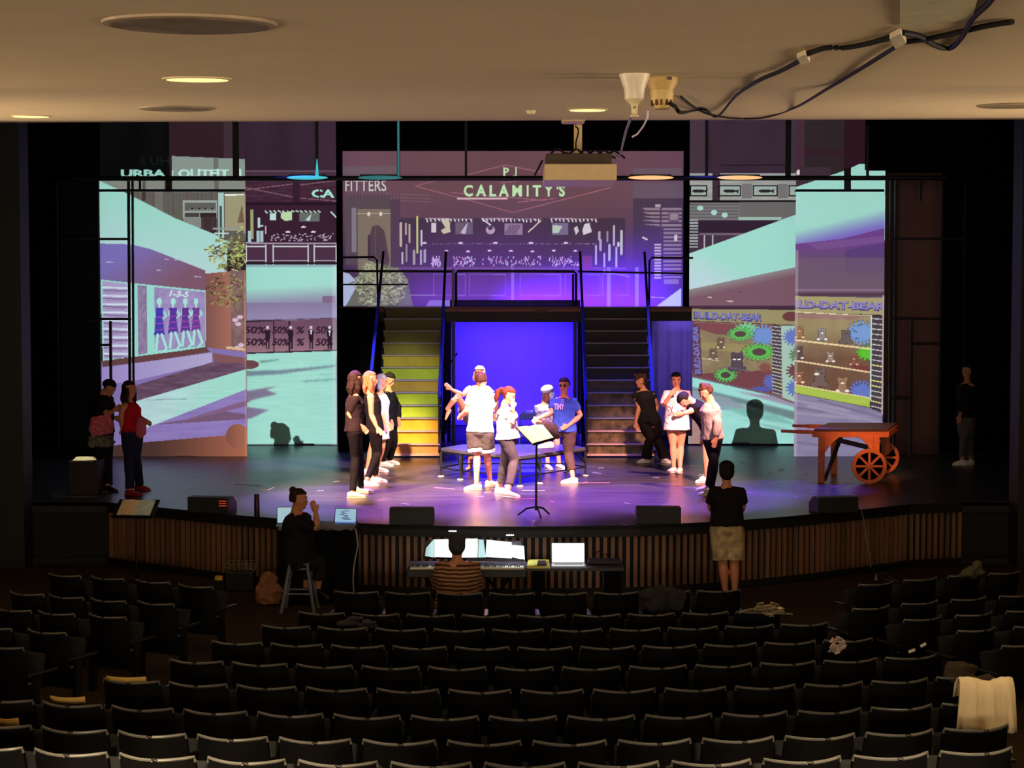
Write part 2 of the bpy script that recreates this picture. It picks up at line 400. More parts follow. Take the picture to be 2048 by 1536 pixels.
    def blur(s, m, k=2):
        for _ in range(k):
            B = s.C.copy(); B[1:-1, 1:-1] = (s.C[1:-1, 1:-1]*2 + s.C[:-2, 1:-1] + s.C[2:, 1:-1] + s.C[1:-1, :-2] + s.C[1:-1, 2:]) / 6
            s.C = np.where(m[..., None], B, s.C)
        return s
    def bear(s, cx, cy, r, col, light=None):
        d = [c*.55 for c in col]
        for k, c in ((1.15, d), (1., col)):
            s.ell(cx, cy+r*1.1, r*.85*k, r*k, c); s.ell(cx-r*.9, cy+r*1.8, r*.55*k, r*.42*k, c); s.ell(cx+r*.9, cy+r*1.8, r*.55*k, r*.42*k, c)
            s.ell(cx-r*.65, cy-r*.6, r*.35*k, r*.35*k, c); s.ell(cx+r*.65, cy-r*.6, r*.35*k, r*.35*k, c); s.ell(cx, cy, r*.85*k, r*.75*k, c)
        if light is not None:
            s.ell(cx-r*.9, cy+r*1.8, r*.4, r*.25, light); s.ell(cx+r*.9, cy+r*1.8, r*.4, r*.25, light); s.ell(cx, cy+r*.25, r*.35, r*.18, light)
        s.ell(cx-r*.3, cy-r*.1, r*.12, r*.12, (30, 22, 22)); s.ell(cx+r*.3, cy-r*.1, r*.12, r*.12, (30, 22, 22))
        return s
    def mesh(s, name, Y, m, parent, gain=1., ripple=0.):
        a = P(s.b[0], s.b[1], Y); b_ = P(s.b[2], s.b[3], Y)
        xs = np.linspace(a.x, b_.x, s.nx)
        zs = np.array([P(1024, yy, Y).z for yy in s.y]); X, Z = np.meshgrid(xs, zs)
        V = np.empty((s.ny*s.nx, 3), np.float32); V[:, 0] = X.ravel() - parent.location.x
        V[:, 1] = Y - parent.location.y + ripple*np.sin(X.ravel()*7.3)*.5 + ripple*np.sin(X.ravel()*3.1+1)
        V[:, 2] = Z.ravel() - parent.location.z
        idx = np.arange(s.ny*s.nx).reshape(s.ny, s.nx)
        q = np.stack([idx[1:, :-1], idx[1:, 1:], idx[:-1, 1:], idx[:-1, :-1]], -1).reshape(-1, 4)
        me = bpy.data.meshes.new(name); me.vertices.add(len(V)); me.vertices.foreach_set('co', V.ravel())
        me.loops.add(q.size); me.loops.foreach_set('vertex_index', q.ravel().astype(np.int32))
        me.polygons.add(len(q)); me.polygons.foreach_set('loop_start', np.arange(0, q.size, 4, dtype=np.int32))
        me.update(calc_edges=True); me.validate()
        at = me.color_attributes.new('picture', 'FLOAT_COLOR', 'POINT')
        rgba = np.ones((len(V), 4), np.float32); rgba[:, :3] = lin(np.clip(s.C, 0, 255)).reshape(-1, 3) * gain
        at.data.foreach_set('color', rgba.ravel())
        me.materials.append(m); o = bpy.data.objects.new(name, me); COL.objects.link(o); o.parent = parent
        return o
def picmat(name, emit):
    m = bpy.data.materials.new(name); m.use_nodes = True; nt = m.node_tree; b = nt.nodes['Principled BSDF']
    a = nt.nodes.new('ShaderNodeAttribute'); a.attribute_name = 'picture'
    if emit:
        nt.links.new(a.outputs['Color'], b.inputs['Emission Color']); b.inputs['Emission Strength'].default_value = 1
        b.inputs['Base Color'].default_value = (.34, .34, .34, 1)
    else: nt.links.new(a.outputs['Color'], b.inputs['Base Color'])
    b.inputs['Roughness'].default_value = .9; b.inputs['Specular IOR Level'].default_value = .05
    return m
PIC_LIT = picmat('glowing_picture_cloth', True); PIC_DIF = picmat('picture_cloth', False)  # projected light put into colour: side cloths painted, centre cloth glows
SIDE_CLOTHS = []
TEAL = np.array((152, 210, 197.)); PALE = np.array((176, 206, 212.))
def grad(c0, c1, f):                  # colour blend by a 0..1 field
    c0 = np.array(c0, float); c1 = np.array(c1, float)
    return lambda X, Y: c0 + (c1-c0)*np.clip(f(X, Y), 0, 1)[..., None]
R2 = random.Random(3)
def leaves(c, cx, cy, rx, ry, n, cols, sz=7):
    for _ in range(n):
        a = R2.random()*2*pi; r = R2.random()**.5; x = cx+rx*r*cos(a); y = cy+ry*r*sin(a); t = R2.random()*pi
        L = sz*(.5+R2.random()); c.line(x, y, x+L*cos(t), y+L*sin(t)*.6, 1.5+2*R2.random(), cols[R2.randrange(len(cols))])
# --- left outer cloth
def pic_left_outer():
    c = Canvas(197, 236, 495, 915, (46, 27, 35))
    c.rect(197, 236, 340, 358, (3, 3, 4)); c.grain(c.Y < 320, 4, 30, 60)
    c.rect(452, 236, 475, 320, (60, 42, 52)); c.rect(476, 236, 495, 318, (50, 33, 48))
    wood = (118, 125, 118)
    c.poly([(345, 312), (490, 318), (495, 318), (495, 360), (345, 360)], (132, 146, 140)); c.rect(430, 316, 441, 356, (104, 108, 104))
    c.text('OUTFIT', 410, 347, 17, 104, (178, 226, 212), offset=.035); c.rect(345, 340, 348, 354, (178, 226, 212)); c.rect(481, 338, 487, 354, (178, 226, 212))
    c.text('URBA', 287, 347, 15, 92, (150, 205, 192), offset=.035); c.text('S UH', 310, 322, 16, 60, (12, 22, 22))
    c.rect(197, 360, 495, 384, (126, 132, 124)); c.rect(285, 360, 292, 384, (88, 82, 76)); c.rect(432, 360, 441, 384, (96, 98, 92)); c.rect(330, 358, 344, 384, (62, 38, 44))
    c.rect(260, 384, 495, 500, (96, 92, 86))
    for x in range(262, 495, 5):
        c.line(x+R2.random()*3, 384, x+R2.random()*3, 480, 1.4, (70+R2.random()*25, 66+R2.random()*25, 62+R2.random()*25))
    c.rect(284, 384, 292, 402, (62, 52, 50)); c.rect(310, 384, 326, 430, (110, 108, 100))
    c.rect(367, 401, 437, 437, (150, 162, 155)); c.rect(371, 405, 434, 422, (92, 92, 88)); c.rect(371, 425, 400, 434, (70, 62, 62)); c.rect(402, 425, 435, 470, (46, 34, 38))
    for x in (386, 400, 413, 427): c.ell(x, 419, 6, 3.5, (120, 130, 124)); c.ell(x, 417, 4, 2, (52, 46, 46))
    for x in range(404, 436, 4): c.line(x, 434, x, 462, 1.3, (78, 60, 62))
    c.rect(368, 436, 404, 456, (126, 132, 126))
    c.rect(439, 386, 451, 478, (160, 196, 190)); c.rect(442, 412, 447, 478, (70, 72, 74)); c.rect(453, 388, 495, 462, (150, 146, 116)); c.line(454, 390, 490, 389, 3.4, (220, 232, 218))
    c.poly([(478, 445), (488, 408), (492, 445)], (110, 88, 70)); c.rect(428, 456, 480, 459, (140, 150, 145)); c.rect(430, 466, 460, 468, (190, 210, 205))
    # ceiling of the mall
    c.poly([(197, 361), (262, 391), (350, 436), (430, 468), (458, 482), (455, 548), (412, 548), (300, 520), (197, 492)],
           grad(TEAL, PALE, lambda X, Y: .15 + (X < 262)*.25 + (Y-450)/140))
    c.poly([(197, 487), (262, 489), (300, 498), (412, 541), (412, 582), (262, 566), (197, 561)],
           grad((118, 108, 178), (120, 84, 104), lambda X, Y: (X-230)/190 + (Y-520)/130))
    for x, y, L in ((312, 540, 8), (390, 553, 12), (330, 518, 6), (210, 524, 16), (350, 519, 5)): c.line(x, y, x+L, y+1, 2, (176, 170, 206))
    # shop front on the left
    c.poly([(197, 559), (262, 566), (412, 581), (411, 694), (262, 716), (200, 723)], (146, 212, 202))
    c.poly([(201, 562), (252, 568), (252, 714), (203, 718)], (166, 152, 196))
    for i in range(9):
        y = 575 + i*16.5; c.line(202, y, 252, y+1, 3.5, (200, 218, 232)); c.line(203, y+5, 251, y+7, 2.5, (120, 100, 140)); c.line(206+i*2, y+9, 246-i, y+10, 2, (140, 128, 170))
    c.poly([(273, 570), (291, 572), (291, 706), (273, 710)], (134, 118, 152)); c.grain(c.mask([(273, 570), (291, 572), (291, 706), (273, 710)]), 16, 3, 5)
    c.poly([(306, 574), (410, 584), (410, 692), (306, 702)], grad((150, 136, 184), (150, 190, 196), lambda X, Y: np.maximum((X-375)/70, (592-Y)/60*.4+.1) + (Y-690)/30))
    c.grain(c.mask([(306, 574), (410, 584), (410, 690), (306, 700)]), 9, 4, 6)
    c.text('1-3-5', 358, 588, 12, 38, (196, 228, 224), slope=.06, italic=.3, offset=.03)
    for x, sc, dc in ((317, 1.06, (66, 58, 168)), (345, 1., (84, 52, 150)), (370, .96, (92, 50, 138)), (392, .93, (104, 60, 140))):
        T = (160, 222, 212); y = 603
        c.ell(x, y, 5*sc, 7*sc, T); c.rect(x-2, y+5, x+2, y+12, T)
        c.line(x+6*sc, y+16, x+13*sc, y+27*sc, 3.4, T); c.line(x+13*sc, y+27*sc, x+3*sc, y+36*sc, 3.2, T); c.line(x-7*sc, y+15, x-9*sc, y+30*sc, 3, T)
        c.poly([(x-8*sc, y+13), (x+8*sc, y+13), (x+6*sc, y+32*sc), (x+10*sc, y+62*sc), (x-11*sc, y+64*sc), (x-7*sc, y+32*sc)], dc)
        for k in range(3): c.line(x-9*sc, y+(30+k*12)*sc, x+8*sc, y+(29+k*12)*sc, 2, (150, 70, 170))
        c.line(x-4*sc, y+63*sc, x-7*sc, y+92*sc, 5, T); c.line(x+4*sc, y+62*sc, x+13*sc, y+88*sc, 5, T); c.line(x+13*sc, y+88*sc, x+6*sc, y+96*sc, 3.5, T)
    # brown block, trunk, tree
    c.poly([(412, 547), (495, 540), (495, 704), (412, 700)], grad((122, 80, 76), (156, 104, 88), lambda X, Y: (X-412)/50))
    c.rect(463, 540, 491, 694, (122, 96, 98)); c.grain(c.mask([(463, 540), (491, 540), (491, 694), (463, 694)]), 12, 4, 7)
    L1 = ((128, 138, 84), (158, 170, 100), (96, 92, 62), (190, 200, 130), (84, 64, 50))
    leaves(c, 462, 505, 46, 34, 170, L1, 9); leaves(c, 455, 580, 40, 36, 130, ((104, 84, 58), (128, 118, 76), (84, 60, 48), (150, 140, 96)), 9); leaves(c, 488, 490, 14, 40, 60, L1, 9)
    for x, y in ((472, 640), (482, 634), (478, 648), (484, 690), (476, 696)): c.ell(x, y, 6, 4, (206, 176, 200))
    c.line(455, 695, 490, 699, 5, (206, 178, 140))
    # floor of the mall
    c.poly([(197, 722), (262, 716), (412, 695), (495, 704), (495, 915), (197, 915)], (126, 110, 168))
    c.poly([(197, 722), (412, 695), (420, 704), (300, 722), (200, 734)], (96, 62, 64)); c.poly([(197, 735), (300, 722), (424, 705), (424, 726), (262, 762), (197, 770)], grad((150, 134, 194), (168, 162, 200), lambda X, Y: (X-200)/220))
    c.poly([(424, 706), (495, 716), (495, 730), (428, 727)], (122, 82, 86))
    c.poly([(262, 772), (425, 724), (495, 728), (495, 738), (285, 800), (255, 806)], (96, 72, 94)); c.grain(c.mask([(262, 772), (425, 724), (495, 728), (495, 738), (285, 800)]), 13, 14, 3, 4)
    c.poly([(240, 810), (495, 738), (495, 778), (290, 855), (240, 872)], grad(PALE, TEAL, lambda X, Y: (X-290)/150))
    c.line(288, 800, 370, 798, 1.6, (130, 160, 175))
    c.poly([(240, 872), (290, 855), (495, 778), (495, 915), (240, 915)], (134, 116, 178)); c.grain((c.Y > 775), 7, 26, 3, 9)
    c.poly([(410, 832), (440, 822), (492, 828), (492, 838), (300, 850)], (110, 84, 112)); c.poly([(345, 846), (495, 800), (495, 812), (420, 830)], (124, 92, 126))
    c.poly([(197, 893), (290, 884), (448, 871), (495, 868), (495, 915), (197, 915)], grad((70, 46, 42), (160, 98, 74), lambda X, Y: (X-300)/190))  # brown band: shade below the projected picture, painted in
    c.ell(475, 872, 24, 24, grad((120, 76, 66), (168, 106, 82), lambda X, Y: (X-450)/50)); c.rect(490, 560, 495, 915, (196, 150, 130), .35)  # head-shaped shadow painted into the cloth
    return c
def pic_left_inner():
    c = Canvas(490, 236, 675, 890, (50, 33, 47)); c.grain(c.Y < 350, 4, 30, 50)
    c.rect(640, 236, 675, 350, (56, 38, 52)); c.rect(490, 341, 675, 344, (92, 70, 84)); c.rect(490, 346, 675, 356, (66, 46, 58))
    c.rect(490, 360, 675, 420, (62, 36, 52)); c.grain((c.Y > 350) & (c.Y < 420), 8, 12, 2)
    for a in ((490, 380, 586, 368), (490, 375, 586, 394), (600, 370, 675, 361), (600, 396, 675, 402)): c.line(*a, 2, (126, 88, 104))
    c.rect(586, 350, 600, 410, (50, 28, 42)); c.text('CA', 648, 387, 16, 46, (160, 222, 200), offset=.03); c.rect(640, 376, 642, 400, (58, 34, 48))
    c.rect(490, 404, 675, 528, (52, 28, 44)); c.rect(490, 404, 675, 410, (36, 18, 30))
    for x in range(530, 640, 9): c.line(x, 422, x+4, 423+R2.random()*3, 2.4, (190, 214, 200))
    c.rect(500, 419, 506, 478, (146, 160, 110)); c.rect(514, 436, 519, 455, (170, 204, 200)); c.rect(519, 451, 526, 453, (190, 220, 215)); c.rect(530, 452, 532, 468, (190, 170, 180))
    c.rect(540, 427, 552, 440, (176, 216, 206)); c.poly([(562, 425), (584, 423), (585, 440), (570, 442), (562, 436)], (176, 206, 160)); c.rect(600, 426, 640, 443, (96, 102, 100)); c.poly([(612, 440), (624, 428), (620, 442)], (170, 214, 204)); c.line(664, 424, 674, 434, 3, (180, 220, 210))
    for i in range(70): c.line(*(lambda x, y: (x, y, x+2.5, y+R2.random()*4-2))(R2.uniform(540, 672), R2.uniform(466, 482)), 1.6, (176, 160, 186))
    for x in (495, 512, 520): c.rect(x, 462, x+6, 484, (160, 190, 196))
    for x in (576, 608, 628): c.ell(x, 464 if x != 608 else 454, 5, 1.8, (220, 206, 226))
    c.rect(490, 486, 675, 528, (72, 44, 66))
    c.line(490, 486, 675, 487, 2.6, (164, 150, 170))
    for a, b_ in ((490, 531), (546, 617), (629, 675)):
        c.line(a, 493, b_, 493, 2.4, (190, 198, 200)); c.line(a, 521, b_, 521, 2, (190, 198, 200)); c.line(b_, 490, b_, 528, 2.6, (190, 198, 200)); c.line(a, 490, a, 528, 2.6, (190, 198, 200))
    c.rect(490, 524, 675, 528, (40, 26, 36)); c.rect(490, 529, 675, 534, (138, 168, 176))
    c.rect(490, 534, 675, 640, grad(TEAL, (134, 124, 158), lambda X, Y: (Y-570)/36 + (X-640)/700)); c.rect(646, 592, 672, 606, (120, 96, 130))
    c.rect(490, 606, 675, 638, grad((126, 116, 150), (140, 130, 168), lambda X, Y: (Y-606)/30)); c.line(490, 641, 675, 636, 1.6, (84, 76, 100))
    c.poly([(490, 645), (675, 636), (675, 700), (490, 706)], grad((104, 72, 94), (150, 112, 122), lambda X, Y: (Y-650)/60))
    for x in (544, 576): c.rect(x, 642, x+3, 704, (52, 32, 50))
    for i, (x, w_) in enumerate(((508, 44), (560, 34), (600, 30), (650, 36))):
        for y in (660, 684): c.text('50%' if i != 2 else '%', x, y, 15, w_ if i != 2 else 16, (48, 28, 46), italic=.15, offset=.03)
    for x, T in ((533, 0), (622, 1), (660, 1), (580, 0)):
        c.ell(x, 655, 3, 3.6, (200, 190, 196)); c.poly([(x-6, 661), (x+6, 661), (x+4, 684), (x-4, 684)], (40, 26, 38)); c.rect(x-4, 684, x-1, 698, (40, 28, 40)); c.rect(x+1, 684, x+4, 698, (40, 28, 40))
        if T: c.poly([(x-2.5, 660), (x+2.5, 660), (x, 672)], (206, 214, 220))
    c.line(490, 706, 675, 700, 2, (56, 44, 60))
    c.poly([(490, 708), (675, 702), (675, 890), (490, 890)], TEAL)
    for pts, col in (([(490, 742), (560, 740), (675, 730), (675, 733), (560, 748), (490, 752)], (110, 130, 144)), ([(512, 722), (555, 718), (556, 720), (520, 726)], (100, 140, 140)),
                     ([(490, 782), (552, 772), (530, 780), (552, 788), (500, 800), (490, 806)], (118, 112, 136)), ([(600, 762), (675, 757), (675, 760), (610, 764)], (110, 150, 152)),
                     ([(490, 814), (534, 820), (500, 836), (490, 838)], (120, 110, 140)), ([(620, 750), (675, 746), (675, 748)], (120, 160, 160))): c.poly(pts, col)
    c.blur(c.Y > 712, 4); c.ell(494, 729, 21, 9, (100, 66, 72)); c.grain(c.Y > 710, 5, 22, 2.5, 8); c.rect(666, 530, 675, 890, (196, 206, 220), .35)
    return c
def pic_right_inner():
    c = Canvas(1380, 236, 1594, 888, (54, 38, 52)); c.grain(c.Y < 350, 4, 30, 50); c.rect(1380, 236, 1412, 350, (66, 50, 62)); c.rect(1572, 236, 1594, 348, (62, 46, 58))
    c.rect(1434, 329, 1570, 331, (30, 22, 30)); c.rect(1380, 346, 1594, 352, (146, 150, 150)); c.rect(1380, 356, 1594, 402, (148, 150, 146)); c.grain((c.Y > 352) & (c.Y < 402), 14, 30, 2)
    c.rect(1425, 236, 1439, 402, (56, 40, 52)); c.rect(1482, 368, 1502, 396, (112, 108, 110)); c.rect(1552, 368, 1572, 396, (112, 108, 110))
    for a, b_ in ((1380, 1415), (1436, 1481), (1503, 1552), (1573, 1600)):
        c.rect(a, 370, b_, 393, (26, 22, 26)); c.rect(a+3, 373, b_-3, 390, (150, 166, 160)); x = (a+b_)/2
        if b_ < 1600: c.ell(x, 382, 13, 3.6, (38, 36, 38)); c.poly([(x+9, 382), (x+18, 378), (x+17, 387)], (38, 36, 38))
        else: c.ell(x+6, 382, 8, 3, (38, 36, 38))
    c.rect(1380, 400, 1594, 405, (20, 14, 18)); c.rect(1380, 405, 1594, 440, (112, 110, 112)); c.rect(1478, 404, 1594, 434, (100, 98, 98))
    for y in range(410, 440, 6): c.line(1380, y, 1476, y, 1.2, (60, 54, 60))
    for x, y in ((1401, 416), (1428, 425), (1449, 430)): c.ell(x, y, 6, 5, (160, 204, 198))
    c.rect(1476, 434, 1560, 440, (150, 180, 170)); c.rect(1380, 440, 1594, 520, (64, 46, 66)); c.rect(1398, 441, 1550, 465, (46, 30, 48)); c.rect(1400, 466, 1500, 470, (110, 96, 106))
    for y in range(440, 500, 6): c.line(1380, y, 1396, y, 3, (150, 160, 160))
    for x in (1408, 1424): c.rect(x, 470, x+3, 500, (170, 176, 176))
    c.poly([(1383, 506), (1594, 427), (1594, 536), (1380, 581), (1380, 507)], grad(TEAL, PALE, lambda X, Y: (1450-X)/110 + (Y-520)/60))
    c.poly([(1380, 579), (1594, 533), (1594, 618), (1380, 618)], grad((150, 164, 158), (116, 84, 98), lambda X, Y: (Y-560+(X-1400)*.22)/34))
    for x, y, L in ((1454, 602, 12), (1418, 594, 6), (1474, 583, 10)): c.line(x, y, x+L, y+1, 2, (204, 190, 170) if L != 10 else (90, 76, 84))
    c.rect(1380, 611, 1594, 619, (66, 42, 62)); c.poly([(1380, 618), (1594, 620), (1594, 650), (1380, 642)], (146, 138, 100))
    c.text('BUILD-DAT-BEAR', 1457, 633.5, 16, 134, (74, 66, 112), slope=.045, offset=.05); c.text('BUILD-DAT-BEAR', 1456, 632, 13, 129, (122, 124, 186), slope=.045, offset=.02)
    c.ell(1580, 633, 17, 9.5, (104, 58, 60)); c.line(1380, 642, 1594, 651, 2, (96, 60, 66))
    c.poly([(1380, 643), (1594, 652), (1594, 806), (1545, 790), (1380, 750)], (134, 118, 92)); c.grain(c.mask([(1400, 645), (1545, 651), (1545, 788), (1400, 756)]), 10, 10, 14, 5)
    c.poly([(1400, 684), (1545, 692), (1545, 708), (1400, 700)], (156, 148, 92), .5); c.poly([(1382, 644), (1546, 652), (1480, 672), (1430, 668), (1396, 656)], (120, 70, 76)); c.poly([(1410, 747), (1545, 740), (1545, 788), (1383, 751)], (110, 64, 70))
    c.poly([(1382, 648), (1401, 650), (1407, 752), (1388, 750)], (88, 54, 70)); c.text('BUILD-DAT-BEAR', 1395, 700, 12, 96, (116, 112, 186), rot=-pi/2 - .07, offset=.04)
    GR = (92, 176, 92)
    c.gear(1493, 659, 26, 14, 14, (116, 190, 140)); c.gear(1526, 672, 25, 23, 18, (108, 140, 200)); c.gear(1481, 668, 27, 14.5, 20, GR, (82, 66, 66), (50, 84, 56)); c.gear(1518, 704, 33, 17.5, 20, (88, 180, 80), (82, 66, 66), (50, 84, 56)); c.gear(1453, 750, 23, 14.5, 18, GR, (76, 62, 64), (54, 84, 60))
    c.gear(1530, 735, 14, 12, 12, (124, 76, 72)); c.gear(1541, 763, 16, 16, 14, (92, 100, 172)); c.gear(1526, 778, 26, 6, 12, (82, 86, 160))
    c.bear(1443, 682, 7, (108, 84, 74), (216, 196, 176)); c.bear(1428, 704, 7.5, (106, 88, 76), (200, 190, 170)); c.bear(1475, 716, 12, (84, 70, 84)); c.ell(1470, 719, 3, 1.5, (240, 236, 226)); c.ell(1479, 719, 3, 1.5, (240, 236, 226))
    c.line(1407, 717, 1440, 722, 1.8, (186, 178, 146)); c.line(1450, 734, 1500, 742, 2, (110, 92, 110))
    c.poly([(1543, 650), (1561, 651), (1563, 793), (1546, 788)], (72, 60, 72))
    for i in range(20): c.line(1543+i*.1, 653+i*6.9, 1562+i*.1, 655+i*7.1, 1.7, (206, 208, 160) if i in (12, 13, 16, 17) else (180, 182, 180))
    c.poly([(1561, 651), (1594, 652), (1594, 806), (1565, 795)], (160, 190, 176)); c.gear(1585, 674, 22, 18, 16, (100, 118, 186)); c.gear(1592, 710, 16, 15, 12, (92, 130, 96)); c.gear(1592, 742, 22, 17, 14, (108, 66, 68)); c.gear(1590, 776, 20, 18, 14, (96, 118, 188))
    c.line(1380, 751, 1546, 790, 3, (112, 90, 104)); c.line(1546, 790, 1594, 808, 3, (112, 90, 104))
    c.poly([(1380, 753), (1546, 792), (1594, 810), (1594, 888), (1380, 888)], (150, 212, 204))
    for pts, col in (([(1380, 772), (1480, 796), (1594, 824), (1594, 842), (1480, 806), (1380, 778)], (104, 130, 134)), ([(1380, 778), (1460, 796), (1520, 828), (1380, 812)], (136, 150, 164)),
                     ([(1440, 812), (1540, 824), (1594, 850), (1500, 836)], (124, 180, 172)), ([(1480, 838), (1594, 862), (1594, 870)], (128, 170, 170)), ([(1546, 792), (1594, 810), (1594, 816), (1470, 782)], (150, 140, 164))): c.poly(pts, col)
    c.blur(c.mask([(1380, 756), (1546, 795), (1594, 813), (1594, 884), (1380, 884)]), 5); c.poly([(1383, 832), (1404, 812), (1410, 888), (1380, 888)], (160, 126, 112)); c.grain(c.Y > 800, 5, 22, 2.5, 8)  # brown patch at left: a person's cast shadow painted into the picture
    return c
def pic_right_outer():
    c = Canvas(1593, 236, 1765, 916, (44, 34, 38)); c.rect(1593, 236, 1608, 345, (66, 40, 54)); c.rect(1608, 300, 1684, 310, (50, 26, 36)); c.rect(1684, 236, 1734, 345, (42, 18, 28)); c.rect(1734, 236, 1765, 341, (2, 2, 2)); c.rect(1593, 334, 1660, 372, (58, 42, 50)); c.ell(1597, 345, 3, 6, (220, 200, 200))
    c.poly([(1593, 374), (1690, 340), (1714, 328), (1733, 328), (1733, 342), (1765, 341), (1765, 500), (1593, 500)], TEAL)
    c.rect(1593, 390, 1765, 480, grad(TEAL, PALE, lambda X, Y: (1608-X)/30))
    c.poly([(1593, 450), (1680, 437), (1765, 400), (1765, 620), (1593, 620)], grad(TEAL, (118, 104, 186), lambda X, Y: (Y-462+(X-1593)*.26)/34))
    c.poly([(1593, 488), (1680, 478), (1765, 456), (1765, 620), (1593, 620)], grad((104, 62, 132), (96, 76, 104), lambda X, Y: (Y-488)/34)); c.poly([(1610, 487), (1765, 472), (1765, 484), (1640, 500)], (120, 86, 140), .6)
    c.poly([(1690, 500), (1765, 485), (1765, 545), (1690, 545)], (76, 56, 112), .6); c.rect(1593, 515, 1765, 588, grad((108, 86, 110), (112, 92, 106), lambda X, Y: (Y-515)/60), .6)
    c.rect(1593, 578, 1765, 582, (132, 106, 128)); c.rect(1593, 586, 1765, 593, (80, 58, 74)); c.poly([(1593, 592), (1765, 596), (1765, 630), (1593, 624)], (162, 152, 110))
    c.text('ILD-DAT-BEAR', 1681, 611.5, 17, 176, (76, 66, 110), slope=.03, offset=.06); c.text('ILD-DAT-BEAR', 1680, 610, 14, 172, (140, 130, 190), slope=.03, offset=.03)
    c.line(1593, 624, 1742, 632, 2, (214, 206, 170)); c.poly([(1593, 626), (1742, 633), (1740, 796), (1593, 768)], grad((150, 134, 100), (112, 82, 66), lambda X, Y: (Y-660)/60)); c.poly([(1593, 626), (1742, 632), (1700, 640), (1593, 636)], (150, 116, 110))
    c.grain(c.mask([(1593, 626), (1742, 633), (1740, 796), (1593, 768)]), 7, 12, 20, 6)
    c.gear(1722, 666, 28, 24, 20, (118, 152, 206), None, (70, 96, 150)); c.gear(1736, 706, 24, 15, 14, (92, 186, 52), None, (60, 110, 46)); c.gear(1722, 784, 24, 24, 18, (98, 116, 190), None, (66, 70, 130)); c.poly([(1712, 728), (1740, 734), (1740, 748), (1700, 738)], (116, 60, 56))
    for x, y, a in ((1706, 660, .6), (1716, 652, -.5), (1710, 676, .2), (1712, 772, -.5), (1708, 790, 1.3)): c.line(x, y, x+8*cos(a), y+8*sin(a), 2, (50, 70, 130))
    c.bear(1602, 660, 8, (150, 110, 76), (214, 190, 150)); c.bear(1646, 664, 8, (140, 130, 130), (236, 230, 222)); c.bear(1692, 668, 9, (104, 92, 90)); c.bear(1600, 700, 9, (94, 76, 72), (220, 210, 200)); c.bear(1662, 710, 7, (150, 130, 120), (226, 220, 210)); c.bear(1708, 716, 7, (132, 84, 66), (200, 160, 150))
    c.bear(1602, 750, 8, (150, 100, 70), (240, 224, 210)); c.bear(1642, 748, 12, (112, 92, 88), None); c.ell(1636, 748, 5, 2.5, (232, 226, 216)); c.bear(1686, 764, 10, (150, 116, 92), (240, 230, 220))
    for a in ((1593, 680, 1741, 698, 3.4), (1593, 721, 1741, 745, 3), (1593, 769, 1740, 796, 2)): c.line(*a, (226, 206, 160))
    c.poly([(1593, 770), (1740, 797), (1740, 815), (1593, 785)], (164, 188, 78)); c.rect(1739, 632, 1742, 800, (190, 214, 196))
    c.poly([(1742, 632), (1765, 633), (1765, 824), (1742, 812)], (70, 60, 70))
    for i in range(18): c.line(1742, 637+i*10.3, 1764, 639+i*10.5, 1.9, (228, 226, 140) if i in (9, 12, 13, 16) else (196, 194, 196))
    c.rect(1762, 590, 1765, 830, (176, 160, 160)); c.poly([(1593, 786), (1740, 816), (1765, 826), (1765, 916), (1593, 916)], (134, 126, 158)); c.grain(c.Y > 800, 9, 26, 4, 11)
    for a in ((1593, 800, 1700, 822), (1600, 826, 1720, 838), (1620, 812, 1765, 846), (1593, 850, 1660, 858)): c.line(*a, 5, (160, 158, 180), .6)
    for a in ((1640, 800, 1765, 836), (1593, 814, 1650, 824), (1660, 852, 1765, 880), (1593, 884, 1640, 890)): c.line(*a, 4, (104, 92, 124), .6)
    c.blur(c.Y > 818, 3); c.rect(1593, 500, 1598, 916, (190, 180, 190), .4)
    return c
